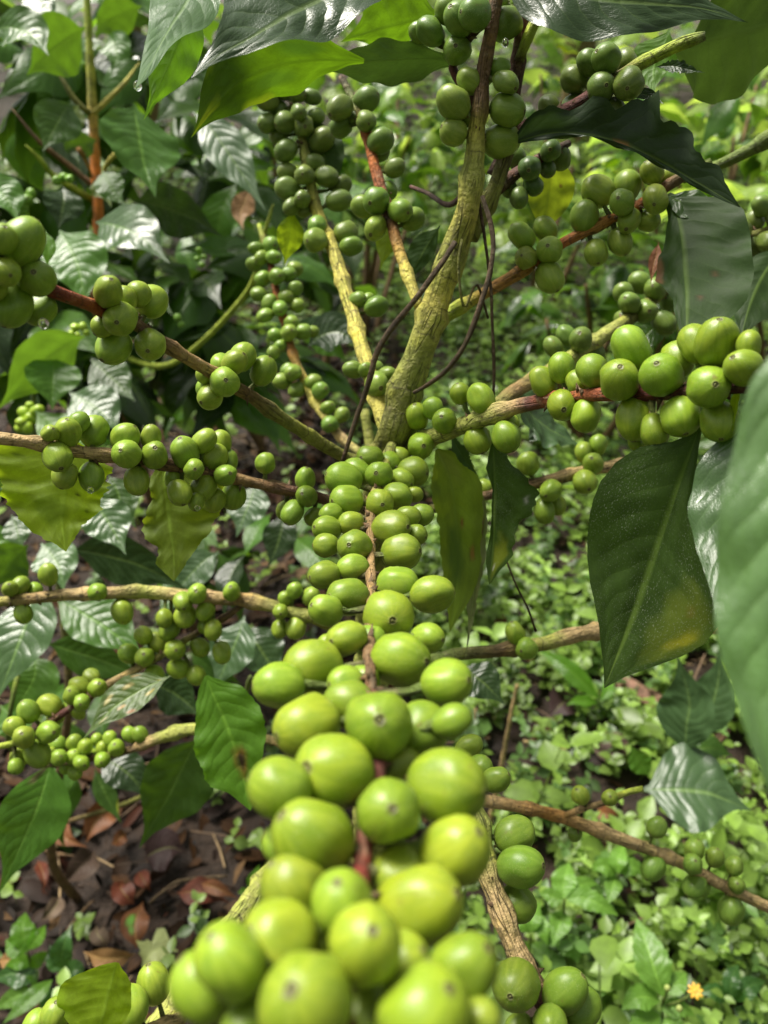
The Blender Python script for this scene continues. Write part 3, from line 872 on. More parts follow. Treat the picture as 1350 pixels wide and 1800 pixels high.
# right, low, close: the knobbly tan twig beside the front cluster
branch('right_close', [(700, 1240, .42, 8, 'moss'), (770, 1330, .34, 8, 'lichen'), (830, 1425, .285, 8, 'lichen'), (850, 1500, .275, 7.8, 'lichen'), (868, 1565, .268, 7.6, 'dry'), (890, 1625, .263, 7.4, 'dry'), (915, 1685, .26, 7.2, 'dry'), (955, 1755, .255, 6.5, 'plum'), (1000, 1850, .25, 6, 'plum')], .015)
cherries('right_close', [(904, 1467, 59), (915, 1523, 72), (908, 1590, 64, 'b'), (872, 1370, 44), (842, 1352, 46), (824, 1313, 42), (907, 1730, 80, 'f'), (992, 1742, 72), (1022, 1770, 62, 'b'), (968, 1802, 62, 'f'), (912, 1806, 44, 'b')], (.125, .205, .018))
# right, the long laden branch
branch('right_main', [(690, 800, .40, 8.5, 'moss'), (760, 768, .375, 9, 'lichen'), (850, 735, .345, 8.2, 'lichen'), (905, 716, .33, 7.4, 'dry'), (935, 709, .318, 6.6, 'plum'), (1000, 697, .30, 5, 'rust'), (1100, 692, .27, 5, 'red'), (1200, 690, .25, 4.6, 'plum'), (1290, 680, .235, 4.4, 'plum'), (1370, 670, .225, 4, 'plum')], .045)
cherries('right_main', [(710, 748, 47), (734, 732, 43), (782, 740, 44), (740, 784, 44), (761, 718, 36, 'b'), (809, 692, 36), (846, 701, 47), (840, 773, 47), (890, 768, 52), (892, 745, 40, 'b'), (954, 671, 46), (988, 647, 46, 'b'), (988, 712, 54, 'f'), (1030, 730, 52, 'b'), (1015, 672, 40, 'b'), (1042, 653, 54),
 (1088, 668, 71, 'f'), (1110, 612, 68), (1163, 660, 72, 'f'), (1190, 633, 56, 'b'), (1117, 735, 65), (1197, 732, 66), (1150, 757, 52, 'b'), (1224, 605, 62, 'b'), (1260, 603, 74), (1316, 608, 44, 'b'), (1245, 680, 71, 'f'), (1307, 647, 60), (1264, 740, 62), (1120, 776, 32, 'b')], (.165, .26, .016))
# right, behind: two leaders and the thin one below
branch('right_back', [(742, 590, .385, 6, 'lichen'), (800, 545, .382, 6.4, 'lime'), (860, 510, .378, 6.2, 'orange'), (915, 477, .375, 6, 'orange'), (985, 430, .37, 5.4, 'rust'), (1050, 397, .365, 5.2, 'orange'), (1120, 362, .36, 5, 'rust'), (1180, 322, .355, 4.5, 'brown'), (1250, 285, .35, 4, 'green')], .04)
cherries('right_back', [(917, 415, 44), (959, 402, 38, 'b'), (966, 439, 45, 'f'), (925, 454, 39, 'f'), (967, 487, 49), (1027, 380, 48), (1051, 336, 50), (1102, 327, 46, 'b'), (1094, 355, 43), (1146, 303, 40), (1177, 310, 44, 'b'), (1152, 350, 47, 'f'), (1105, 388, 40), (1140, 388, 36, 'b'), (1090, 425, 42), (1048, 444, 42)], (.170, .250, .028))
branch('right_rear', [(760, 770, .40, 7, 'moss'), (860, 722, .405, 8, 'lichen'), (905, 688, .42, 8.4, 'tan'), (985, 640, .44, 8.6, 'lichen'), (1060, 590, .46, 8.6, 'lichen'), (1110, 558, .475, 8.6, 'moss'), (1170, 510, .5, 8, 'moss'), (1250, 460, .52, 7, 'moss')], .05)
cherries('right_rear', [(1021, 597, 41), (996, 590, 36), (973, 610, 33), (1045, 622, 36, 'b'), (1125, 497, 38), (1096, 515, 33), (1107, 533, 37, 'f'), (1135, 547, 40, 'f'), (1152, 508, 38), (1167, 567, 42), (1095, 560, 28, 'b'), (1178, 530, 36, 'b')], (.095, .155, .022))
branch('right_under', [(740, 900, .44, 6, 'moss'), (860, 870, .455, 6, 'brown'), (930, 853, .465, 7, 'brown'), (1010, 832, .47, 7.4, 'dry'), (1100, 815, .48, 7.4, 'dry'), (1210, 790, .49, 7, 'dry')], .04)
cherries('right_under', [(929, 815, 37), (968, 862, 40, 'f'), (957, 898, 38), (980, 888, 30, 'b'), (1028, 847, 40, 'f'), (1042, 815, 37), (1026, 795, 33), (852, 855, 24, 'b'), (1052, 782, 30, 'b')], GREEN)
branch('right_low', [(690, 1190, .47, 7, 'moss'), (780, 1155, .455, 7.4, 'green'), (880, 1143, .46, 8, 'brown'), (960, 1130, .465, 9, 'lichen'), (1000, 1118, .468, 10.5, 'dry'), (1035, 1112, .47, 9.5, 'dry'), (1150, 1095, .485, 9, 'dry'), (1275, 1105, .50, 9, 'orange')], .05)
cherries('right_low', [(906, 1113, 36), (926, 1140, 39, 'f')], GREEN)
branch('right_long', [(720, 1385, .46, 7.6, 'dry'), (850, 1407, .475, 7.8, 'dry'), (960, 1428, .49, 8, 'orange'), (1070, 1466, .50, 8.4, 'dry'), (1190, 1513, .51, 8, 'dry'), (1250, 1545, .515, 8, 'dry'), (1350, 1595, .53, 8, 'dry'), (1430, 1630, .54, 8, 'dry')], .05)
cherries('right_long', [(1155, 1454, 33), (1148, 1525, 38), (1010, 1465, 26, 'b'), (1221, 1493, 33, 'b'), (1218, 1520, 34, 'f'), (1221, 1557, 38), (1256, 1507, 31), (1291, 1522, 28), (1295, 1556, 29, 'f'), (1285, 1600, 43), (1236, 1562, 24, 'b')], (.13, .22, .025))
branch('right_sprig', [(985, 1436, .493, 4, 'orange'), (1030, 1420, .48, 3.6, 'dry'), (1070, 1408, .47, 3.6, 'brown'), (1100, 1393, .465, 4, 'lime'), (1130, 1386, .46, 3.5, 'lime')], .03)
cherries('right_sprig', [(1020, 1398, 31), (1072, 1402, 28, 'f')], SMALL)
# going up: yellow-green leader, red-topped leader, the far small-fruited one
branch('up_left', [(690, 775, .40, 8.5, 'lichen'), (668, 720, .405, 8.5, 'yg'), (645, 640, .43, 8.6, 'yg'), (622, 560, .45, 8.8, 'yg'), (585, 440, .48, 8.6, 'yg'), (562, 385, .49, 8, 'yg'), (545, 320, .495, 7, 'lichen'), (530, 240, .495, 6, 'lichen'), (510, 165, .49, 5, 'green')], .05)
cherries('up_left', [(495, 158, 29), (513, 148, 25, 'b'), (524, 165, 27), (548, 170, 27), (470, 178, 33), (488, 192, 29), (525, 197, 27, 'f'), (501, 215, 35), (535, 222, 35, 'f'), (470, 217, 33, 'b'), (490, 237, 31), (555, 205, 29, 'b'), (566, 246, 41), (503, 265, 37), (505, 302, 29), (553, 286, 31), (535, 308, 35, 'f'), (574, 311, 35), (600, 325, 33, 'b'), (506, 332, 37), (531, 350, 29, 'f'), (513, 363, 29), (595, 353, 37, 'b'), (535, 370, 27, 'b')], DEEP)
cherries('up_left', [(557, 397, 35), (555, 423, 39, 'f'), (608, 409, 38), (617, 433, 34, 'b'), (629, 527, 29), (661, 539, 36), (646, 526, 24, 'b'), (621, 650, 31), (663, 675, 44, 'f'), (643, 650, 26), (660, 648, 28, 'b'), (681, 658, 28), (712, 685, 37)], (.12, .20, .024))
branch('up_middle', [(738, 540, .385, 5.5, 'yg'), (715, 480, .395, 6, 'yg'), (697, 425, .40, 6, 'orange'), (686, 385, .405, 6, 'dark'), (662, 305, .415, 6.4, 'rust'), (645, 240, .42, 5.4, 'rust'), (625, 185, .425, 4.5, 'green'), (600, 135, .43, 4, 'dark')], .04)
cherries('up_middle', [(644, 175, 41), (643, 213, 37), (669, 248, 43), (597, 190, 43), (600, 222, 37, 'b'), (694, 295, 33), (667, 268, 36, 'b'), (625, 207, 24, 'b')], DEEP)
cherries('up_middle', [(680, 335, 37, 'b'), (661, 353, 45, 'f'), (640, 363, 38, 'b'), (703, 370, 40), (725, 385, 39, 'b'), (660, 401, 41)], (.125, .205, .022))
branch('far_left', [(640, 800, .56, 6.5, 'lichen'), (600, 770, .57, 7, 'dry'), (560, 715, .585, 7.5, 'yg'), (540, 680, .59, 7.2, 'yg'), (515, 622, .60, 7, 'orange'), (500, 565, .61, 6.4, 'rust'), (484, 505, .62, 6, 'rust'), (472, 450, .63, 5, 'plum'), (455, 395, .64, 4, 'lime')], .04)
cherries('far_left', [(450, 437, 23), (476, 430, 27), (460, 453, 25), (481, 452, 27), (447, 463, 25), (518, 473, 27), (487, 486, 27, 'f'), (506, 483, 27), (462, 490, 27), (518, 508, 25), (455, 517, 27), (502, 522, 25), (474, 532, 27), (492, 542, 27, 'f'), (522, 537, 25), (466, 555, 26), (512, 568, 27), (486, 590, 27), (508, 585, 29, 'f'), (532, 583, 27), (494, 608, 21), (481, 620, 23), (549, 583, 20, 'b'),
 (515, 655, 30, 'f'), (505, 650, 22, 'b'), (496, 670, 29), (522, 685, 29), (550, 672, 27), (563, 687, 29, 'f'), (576, 717, 27), (580, 746, 29, 'f'), (600, 730, 27)], (.13, .215, .026))
# the crown: fruit round the upright stem, the dark red side stems
branch('top_stem', [(828, 420, .36, 8, 'moss'), (850, 370, .359, 8, 'moss'), (872, 325, .355, 7.6, 'moss'), (893, 250, .35, 7, 'dark'), (905, 150, .345, 6.5, 'dark'), (915, 70, .338, 6, 'plum'), (925, -30, .33, 5, 'plum')], .03)
branch('top_shoot', [(912, 108, .337, 4.5, 'dark'), (924, 76, .333, 4.5, 'lime'), (948, 20, .328, 4, 'lime'), (960, -20, .325, 4, 'lime')], .02)
branch('top_twig', [(868, 30, .322, 4, 'plum'), (830, 60, .33, 3.5, 'dark'), (795, 112, .345, 4, 'plum'), (812, 150, .345, 4, 'plum'), (838, 185, .342, 4, 'plum')], .03)
cherries('top_twig', [(757, 55, 44), (738, 57, 34, 'b'), (804, 88, 49, 'f'), (808, 33, 54), (786, 18, 42, 'b'), (835, 24, 54, 'f')], (.105, .18, .023))
cherries('top_stem', [(888, 42, 58, 'f'), (872, 8, 38), (918, 0, 42, 'b')], (.11, .19, .023))
branch('top_node', [(862, 90, .33, 3, 'lichen'), (848, 150, .334, 3, 'lichen'), (843, 190, .337, 3, 'lichen'), (840, 235, .34, 3, 'lichen')])
cherries('top_node', [(797, 180, 50), (797, 232, 45), (826, 142, 43), (851, 132, 38, 'b'), (889, 145, 42), (892, 193, 57, 'f'), (881, 247, 57), (878, 118, 30, 'b'), (818, 205, 34, 'b')], (.145, .225, .03))
branch('top_right', [(868, 310, .36, 7, 'dark'), (900, 248, .352, 6.5, 'plum'), (950, 212, .345, 6.2, 'plum'), (1000, 190, .34, 6, 'plum'), (1058, 155, .335, 5.8, 'plum'), (1110, 122, .332, 5.6, 'moss'), (1145, 102, .33, 5.8, 'lime'), (1190, 80, .325, 5, 'lime'), (1240, 62, .32, 4, 'green')], .04)
cherries('top_right', [(1066, 103, 46), (1037, 110, 40, 'b'), (1100, 108, 40, 'b'), (1011, 140, 46, 'b'), (1056, 155, 49, 'f'), (1105, 147, 52), (1080, 197, 44), (1010, 190, 46, 'b'), (1042, 210, 34, 'b'), (965, 187, 34, 'b')], DEEP)
branch('top_dark', [(850, 360, .37, 7, 'dark'), (890, 318, .372, 6, 'dark'), (945, 280, .375, 5, 'plum'), (1000, 252, .38, 4, 'dark')], .03)
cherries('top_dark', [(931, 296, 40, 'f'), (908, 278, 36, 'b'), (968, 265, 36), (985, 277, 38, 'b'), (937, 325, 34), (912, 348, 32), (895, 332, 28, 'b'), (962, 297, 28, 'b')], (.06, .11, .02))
branch('far_right', [(1430, 385, .44, 6, 'moss'), (1340, 408, .45, 5.5, 'moss'), (1290, 425, .455, 5, 'moss'), (1240, 440, .46, 4, 'moss')], .03)
cherries('far_right', [(1275, 395, 35), (1302, 405, 36), (1325, 388, 35), (1340, 362, 33), (1325, 433, 41), (1283, 439, 35), (1349, 425, 36), (1268, 425, 26, 'b')], DEEP)
branch('top_edge', [(1420, 205, .40, 9, 'moss'), (1345, 248, .42, 8.4, 'green'), (1290, 278, .43, 6.5, 'green'), (1232, 304, .445, 5, 'green'), (1200, 318, .45, 4, 'green')], .04)

def settle_cherries():
    """push neighbours apart along the line of sight until they only touch"""
    n = len(CHERRIES)
    rr = np.array([ray(c['px'], c['py']) for c in CHERRIES])
    d = np.array([c['d'] for c in CHERRIES]); d0 = d.copy()
    half = np.array([c['size'] / 2 / FPX for c in CHERRIES])
    for it in range(70):
        P = rr * d[:, None]
        rad = half * d * .97
        D = P[:, None] - P[None]
        dist = np.linalg.norm(D, axis=2) + np.eye(n)
        over = rad[:, None] + rad[None] - dist
        np.fill_diagonal(over, -1)
        ii, jj = np.where(np.triu(over > 0))
        if len(ii) == 0: break
        for i, j in zip(ii, jj):
            lat2 = max(0.0, dist[i, j] ** 2 - (d[i] - d[j]) ** 2)
            need = math.sqrt(max(0.0, (rad[i] + rad[j]) ** 2 - lat2))
            gap = need - abs(d[i] - d[j])
            if gap <= 0: continue
            s_ = .25 * gap * (1 if d[i] >= d[j] else -1)
            d[i] += s_; d[j] -= s_
        d += (d0 - d) * .02
    for c, x in zip(CHERRIES, d): c['d'] = x
settle_cherries()

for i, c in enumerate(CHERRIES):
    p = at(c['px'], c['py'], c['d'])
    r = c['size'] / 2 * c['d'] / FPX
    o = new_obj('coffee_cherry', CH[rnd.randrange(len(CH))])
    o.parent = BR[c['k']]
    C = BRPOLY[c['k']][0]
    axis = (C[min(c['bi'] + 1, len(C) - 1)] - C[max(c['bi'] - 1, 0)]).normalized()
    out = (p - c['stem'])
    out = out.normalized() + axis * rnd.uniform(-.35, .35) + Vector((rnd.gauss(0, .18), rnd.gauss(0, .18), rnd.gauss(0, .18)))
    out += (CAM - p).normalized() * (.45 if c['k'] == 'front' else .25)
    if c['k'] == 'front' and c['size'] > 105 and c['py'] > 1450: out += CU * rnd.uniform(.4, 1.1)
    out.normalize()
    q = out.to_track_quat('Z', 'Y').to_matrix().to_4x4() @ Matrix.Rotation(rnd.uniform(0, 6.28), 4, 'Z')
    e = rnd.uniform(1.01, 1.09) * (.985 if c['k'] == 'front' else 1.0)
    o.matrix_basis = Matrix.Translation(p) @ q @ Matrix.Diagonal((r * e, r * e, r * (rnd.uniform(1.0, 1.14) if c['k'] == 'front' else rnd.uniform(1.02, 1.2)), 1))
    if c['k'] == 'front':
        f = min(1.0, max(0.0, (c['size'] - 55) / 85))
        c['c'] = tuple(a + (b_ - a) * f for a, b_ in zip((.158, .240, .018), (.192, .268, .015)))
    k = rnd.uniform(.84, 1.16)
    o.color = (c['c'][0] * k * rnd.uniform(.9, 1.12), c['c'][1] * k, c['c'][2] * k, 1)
def fruit_stalks():
    for key, br in BR.items():
        V, F, K, U = [], [], [], []
        for c in CHERRIES:
            if c['k'] != key: continue
            p = at(c['px'], c['py'], c['d']); q = c['stem']
            L = (p - q).length
            r = c['size'] / 2 * c['d'] / FPX
            if L < r * .5: continue
            pts = [q, q.lerp(p, .5) + Vector((0, 0, -.06 * L)), q.lerp(p, max(.3, 1 - .9 * r / L))]
            ax = (p - q).normalized(); s1 = ax.orthogonal().normalized(); s2 = ax.cross(s1)
            b0 = len(V)
            for i, pt in enumerate(pts):
                rr = (.0016, .0010, .0014)[i]
                for t in range(6):
                    a = t * math.pi / 3
                    V.append(pt + (s1 * math.cos(a) + s2 * math.sin(a)) * rr * rnd.uniform(.8, 1.2)); K.append(COL['green'] if i else COL['vine']); U.append((t / 6, i * .05))
            for i in range(2):
                for t in range(6):
                    F.append((b0 + i * 6 + t, b0 + i * 6 + (t + 1) % 6, b0 + i * 6 + 6 + (t + 1) % 6, b0 + i * 6 + 6 + t))
            # shrivelled bract at the node
            for t in range(2):
                d_ = Vector((rnd.gauss(0, 1), rnd.gauss(0, 1), rnd.gauss(0, 1))).normalized()
                rbm = BRPOLY[key][2]
                o0 = q + d_ * rbm * .8
                e_ = d_.orthogonal().normalized() * .0014
                f_ = d_.cross(e_.normalized()) * .0012
                b0 = len(V)
                tip = o0 + d_ * rnd.uniform(.002, .005) + e_ * rnd.uniform(-1, 1)
                V += [o0 - e_, o0 + f_, o0 + e_, o0 - f_, tip]; K += [COL['vine']] * 4 + [COL['brown']]; U += [(0, 0)] * 5
                F += [(b0, b0 + 1, b0 + 4), (b0 + 1, b0 + 2, b0 + 4), (b0 + 2, b0 + 3, b0 + 4), (b0 + 3, b0, b0 + 4)]
        if V:
            me = mesh_from('fruit_stalks', V, F, K, 'tint', U); me.materials.append(BARK)
            o = new_obj('fruit_stalks', me); o.parent = br
            o['kind'] = 'stuff'
fruit_stalks()
print('cherries', len(CHERRIES), 'diam mm', [(k, round(min(x), 1), round(max(x), 1)) for k, x in
      ((k, [c['size'] * c['d'] / FPX * 1000 for c in CHERRIES if c['k'] == k]) for k in BR) if x])

# ---- leaves of the plant in front (photo position of the rib from stalk to tip, half widths either side)
def leaf(key, mid, wc, wk, mat, **kw):
    parent = BR[key] if isinstance(key, str) else key
    return px_leaf('leaf', mid, wc, wk, mat, parent, **kw)

def P13(*v): return list(v)
S = dict(n=56, m=9)
# crown, upper left
leaf('top_twig', [(720, -95, .285), (600, -25, .27), (520, 22, .262), (450, 62, .252), (390, 93, .245), (333, 140, .238)], [k * 62 for k in PROF], [k * 100 for k in PROF], 'black', roll=44, fold=.10, wave=.10, nw=3, seed=1, quilt=.03, **S)
leaf('top_twig', [(355, -60, .318), (330, 0, .300), (300, 45, .286), (268, 105, .266), (238, 156, .248)], [5, 20, 40, 48, 50, 44, 34, 26, 20, 14, 10, 8, 5, 0], [5, 25, 45, 55, 55, 46, 36, 28, 22, 18, 14, 9, 4, 0], 'mirror', roll='sheen', fold=-.06, wave=.07, nw=2, seed=2, **S)
leaf('top_twig', [(345, -30, .33), (318, 60, .325), (285, 140, .32), (252, 212, .315)], [k * 44 for k in PROF], [k * 44 for k in PROF], 'bright', under=True, roll=-10, fold=.1, wave=.08, seed=3, **S)
leaf('top_twig', [(640, 108, .335), (545, 106, .325), (470, 122, .318), (420, 145, .312), (375, 188, .305), (335, 243, .298)], [4, 8, 22, 40, 52, 54, 48, 46, 44, 36, 26, 14, 5, 0], [4, 14, 26, 42, 55, 66, 72, 72, 66, 54, 36, 18, 6, 0], 'backlit', under=True, roll=-25, fold=.12, wave=.08, seed=4, blotch=[(.93, 0, .42, (.34, .42, .015), .8), (.55, 1.0, .3, (.30, .40, .012), .7), (.65, -1.0, .3, (.28, .38, .012), .7), (.45, .35, .34, (.06, .13, .01), .7), (.3, -.4, .3, (.05, .12, .01), .7), (.62, -.3, .25, (.08, .16, .01), .6)], **S)
leaf('top_twig', [(812, 112, .36), (760, 104, .355), (690, 105, .35), (610, 112, .345), (532, 118, .34)], [2, 10, 22, 36, 44, 46, 44, 40, 34, 26, 16, 8, 3, 0], [2, 6, 10, 16, 22, 26, 28, 28, 24, 18, 10, 5, 2, 0], 'black', under=True, roll=-30, fold=.2, wave=.10, seed=5, **S)
leaf('top_twig', [(775, 20, .375), (735, 34, .37), (690, 46, .365), (645, 58, .36), (598, 74, .355)], [k * 36 for k in PROF], [k * 70 for k in PROF], 'backlit', under=True, roll=-20, fold=.15, wave=.08, seed=6, **S)
# crown, upper right
leaf('top_stem', [(890, -40, .315), (960, -18, .308), (1060, 0, .302), (1160, 8, .30), (1240, 16, .30), (1314, 40, .298)], [k * 70 for k in PROF], [10, 26, 44, 56, 62, 60, 56, 52, 40, 30, 24, 14, 5, 0], 'black', roll=-38, fold=.05, wave=.10, nw=4, quilt=.05, seed=7, **S)
leaf('top_right', [(1188, 92, .335), (1240, 72, .34), (1300, 58, .345), (1370, 40, .352), (1450, 20, .36)], [k * 80 for k in PROF], [3, 30, 66, 88, 100, 108, 112, 108, 96, 75, 50, 24, 8, 0], 'under', under=True, roll=22, fold=.10, wave=.07, seed=8, **S)
leaf('top_right', [(1178, 50, .38), (1165, 85, .38), (1150, 120, .38), (1148, 170, .378)], [k * 34 for k in PROF], [k * 44 for k in PROF], 'bright', under=True, fold=.1, seed=9, **S)
leaf('top_right', [(1150, 118, .345), (1180, 116, .342), (1210, 122, .338), (1240, 128, .335)], [k * 9 for k in PROF], [k * 10 for k in PROF], 'black', roll=-20, fold=.3, jag=.8, seed=10)
leaf('top_right', [(1096, 168, .335), (1130, 166, .335), (1150, 172, .333), (1168, 184, .33)], [k * 10 for k in PROF], [k * 8 for k in PROF], 'black', roll=-25, fold=.2, seed=11)
leaf('top_right', [(900, 252, .345), (960, 236, .338), (1010, 234, .334), (1080, 248, .33), (1150, 278, .326), (1220, 318, .322), (1302, 365, .316)],
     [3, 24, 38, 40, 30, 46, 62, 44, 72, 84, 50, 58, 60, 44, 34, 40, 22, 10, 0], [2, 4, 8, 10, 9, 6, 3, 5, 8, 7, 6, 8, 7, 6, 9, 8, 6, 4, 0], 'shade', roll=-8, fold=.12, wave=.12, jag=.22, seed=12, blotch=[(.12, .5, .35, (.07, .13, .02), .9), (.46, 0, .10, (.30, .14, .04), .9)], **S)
leaf('right_back', [(1168, 345, .35), (1190, 352, .348), (1225, 366, .344), (1272, 398, .34)], [k * 24 for k in PROF], [k * 24 for k in PROF], 'dark', roll=-35, fold=.1, seed=13, **S)
leaf('right_back', [(1176, 340, .352), (1188, 372, .347), (1200, 430, .338), (1206, 520, .328), (1206, 612, .32)], [3, 20, 62, 92, 102, 104, 104, 104, 104, 100, 92, 70, 40, 0], [3, 14, 16, 22, 32, 40, 46, 52, 36, 22, 20, 14, 8, 0], 'under', under=True, roll=10, fold=.10, wave=.05, seed=14, blotch=[(.5, -.95, .22, (.30, .13, .07), .6), (.72, .2, .05, (.10, .05, .02), .8), (.60, .45, .04, (.10, .05, .02), .7)], **S)
leaf('far_right', [(1390, 430, .42), (1350, 470, .415), (1320, 530, .41), (1298, 612, .40)], [k * 60 for k in PROF], [k * 42 for k in PROF], 'under', under=True, fold=.15, wave=.06, seed=15, **S)
leaf('top_dark', [(975, 262, .40), (968, 305, .41), (962, 360, .42), (952, 430, .43)], [k * 44 for k in PROF], [k * 38 for k in PROF], 'olive', under=True, fold=.15, wave=.05, seed=16, blotch=[(.4, .45, .06, (.12, .05, .02), .9)], **S)
leaf('right_back', [(1158, 425, .42), (1154, 445, .42), (1148, 470, .42), (1144, 500, .42)], [k * 10 for k in PROF], [k * 10 for k in PROF], 'dead', fold=.3, seed=17)
# right: the big dusty leaf, the sheen leaf beside it, the blurred one close to the lens
leaf('right_main', [(1232, 742, .250), (1218, 785, .252), (1188, 870, .256), (1145, 990, .262), (1105, 1100, .266), (1062, 1210, .270)],
     [3, 8, 14, 22, 34, 52, 70, 92, 118, 134, 126, 98, 62, 26, 0], [3, 22, 82, 112, 126, 128, 124, 116, 104, 88, 68, 48, 32, 14, 0], 'dusty', roll=-6, fold=.10, wave=.02, nw=2, seed=18, quilt=.012,
     blotch=[(.70, .66, .42, (.11, .14, .012), .6), (.72, .78, .14, (.34, .32, .015), .55), (.76, .70, .07, (.40, .36, .02), .5), (.63, .66, .05, (.18, .11, .02), .5)], n=70, m=12)
leaf('right_main', [(1322, 705, .236), (1305, 800, .234), (1290, 900, .230), (1276, 1000, .224), (1256, 1082, .216)], [k * 60 for k in PROF], [3, 10, 34, 58, 68, 72, 72, 68, 58, 46, 34, 20, 8, 0], 'mirror', roll=28, fold=.12, wave=.05, seed=19, **S)
leaf('right_main', [(1300, 672, .238), (1294, 700, .236), (1290, 730, .235), (1287, 765, .234)], [k * 7 for k in PROF], [k * 7 for k in PROF], 'yellow', roll=50, fold=.2, seed=20)
leaf('right_main', [(1452, 520, .124), (1442, 700, .122), (1438, 950, .120), (1428, 1200, .118), (1378, 1490, .117)], [k * 150 for k in PROF], [3, 60, 110, 132, 146, 156, 164, 166, 160, 146, 118, 78, 34, 0], 'pale', blotch=[(.25, .6, .5, (.24, .32, .18), .8), (.55, .9, .3, (.22, .30, .15), .5), (.62, .45, .22, (.20, .30, .11), .5)], roll=14, fold=.08, wave=.06, nw=4, seed=21, **S)
# hanging below the right branch
leaf('right_main', [(868, 768, .352), (868, 810, .354), (868, 880, .358), (867, 950, .362), (860, 1028, .366)], [2, 10, 26, 44, 60, 70, 72, 66, 46, 38, 38, 32, 24, 12, 0], [2, 5, 10, 12, 7, 3, 3, 4, 4, 5, 8, 10, 9, 5, 0], 'dusty', roll=14, fold=.12, wave=.03, jag=.18, seed=22,
     blotch=[(.80, .4, .40, (.20, .24, .015), .8), (.88, .2, .08, (.55, .55, .45), .8), (.40, .8, .07, (.45, .45, .38), .6)], **S)
leaf('right_main', [(768, 790, .40), (788, 830, .402), (800, 900, .404), (806, 1000, .405), (790, 1112, .40)], [4, 30, 46, 50, 48, 46, 42, 38, 38, 34, 30, 20, 10, 0], [4, 22, 36, 38, 36, 34, 33, 33, 30, 30, 26, 16, 6, 0], 'olive', roll=-12, fold=.20, wave=.05, seed=23, jag=.15,
     blotch=[(.42, .2, .08, (.28, .10, .03), .85), (.05, .2, .45, (.26, .30, .05), .5), (.58, .62, .12, (.30, .14, .03), .8), (.6, -.2, .5, (.06, .12, .015), .7)], **S)
leaf('right_main', [(790, 760, .385), (806, 790, .385), (822, 815, .388), (842, 838, .39)], [k * 12 for k in PROF], [k * 10 for k in PROF], 'under', fold=.35, jag=.5, seed=24)
leaf('right_main', [(838, 840, .405), (850, 900, .408), (838, 990, .41), (830, 1070, .41), (818, 1160, .41)], [k * 13 for k in PROF], [k * 16 for k in PROF], 'litmus', fold=.4, wave=.35, nw=6, jag=.6, seed=25, blotch=[(.3, 0, .25, (.16, .07, .02), .7)])
# left
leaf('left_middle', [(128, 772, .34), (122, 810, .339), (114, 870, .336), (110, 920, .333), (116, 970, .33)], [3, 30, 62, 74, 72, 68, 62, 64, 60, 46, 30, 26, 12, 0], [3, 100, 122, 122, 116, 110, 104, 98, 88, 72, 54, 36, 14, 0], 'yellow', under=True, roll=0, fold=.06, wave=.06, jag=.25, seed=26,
     blotch=[(.30, .2, .05, (.02, .03, .01), .9), (.48, .35, .045, (.03, .03, .01), .9), (.36, -.5, .045, (.03, .04, .01), .8), (.62, .7, .05, (.05, .06, .01), .9), (.2, -.7, .06, (.05, .08, .01), .8), (.62, -.2, .4, (.09, .16, .01), .5)], **S)
leaf('left_middle', [(285, 812, .375), (288, 850, .375), (298, 920, .375), (306, 980, .374), (306, 1022, .373)], [3, 40, 82, 96, 96, 92, 86, 78, 66, 52, 34, 20, 10, 0], [3, 14, 24, 26, 24, 34, 44, 48, 42, 26, 28, 30, 18, 0], 'olive', under=True, fold=.08, wave=.06, jag=.2, seed=27, blotch=[(.72, .3, .13, (.20, .27, .05), .5), (.93, 0, .15, (.20, .25, .06), .7)], **S)
leaf('left_low', [(362, 1188, .455), (372, 1215, .454), (398, 1275, .452), (422, 1345, .450), (440, 1425, .447)], [3, 22, 44, 56, 62, 66, 64, 58, 48, 38, 34, 30, 20, 0], [3, 18, 32, 40, 50, 58, 64, 66, 62, 64, 56, 30, 14, 0], 'bright', under=False, roll=10, fold=.05, wave=.06, jag=.06, seed=28, blotch=[(.66, .10, .30, (.20, .09, .02), .9), (.66, .10, .17, (.03, .015, .008), 1)], **S)
leaf('left_twig', [(300, 1188, .485), (285, 1195, .483), (245, 1214, .478), (195, 1248, .470), (145, 1300, .462)], [k * 30 for k in PROF], [k * 33 for k in PROF], 'blight', roll=25, fold=.12, wave=.05, seed=29,
     blotch=[(.25, .5, .13, (.45, .36, .08), .9), (.4, -.5, .16, (.50, .42, .18), .9), (.55, .3, .12, (.46, .30, .12), .9), (.6, -.6, .16, (.55, .48, .22), .9), (.75, .3, .14, (.55, .48, .25), .8), (.12, -.2, .1, (.40, .36, .04), .9), (.5, .85, .12, (.35, .16, .06), .9), (.3, -.9, .1, (.45, .3, .1), .8)], label='leaf mottled cream and yellow by disease', **S)
leaf('bottom_left', [(206, 1692, .345), (198, 1720, .345), (185, 1770, .343), (165, 1860, .34)], [3, 12, 24, 34, 36, 40, 44, 44, 40, 30, 20, 10, 4, 0], [3, 26, 44, 62, 78, 84, 84, 80, 70, 55, 40, 22, 8, 0], 'yellow', under=True, fold=.12, wave=.04, seed=30, **S)
leaf('up_left', [(518, 372, .50), (512, 392, .50), (506, 430, .505), (500, 468, .51)], [k * 26 for k in PROF], [k * 22 for k in PROF], 'yellow', under=True, fold=.1, seed=31, **S)
leaf('up_middle', [(690, 372, .43), (682, 410, .432), (676, 440, .434), (668, 476, .436)], [k * 20 for k in PROF], [k * 20 for k in PROF], 'olive', under=True, fold=.1, seed=32)
leaf('up_middle', [(775, 395, .46), (752, 430, .46), (735, 460, .46), (712, 505, .46)], [k * 18 for k in PROF], [k * 26 for k in PROF], 'under', under=True, fold=.1, seed=33)
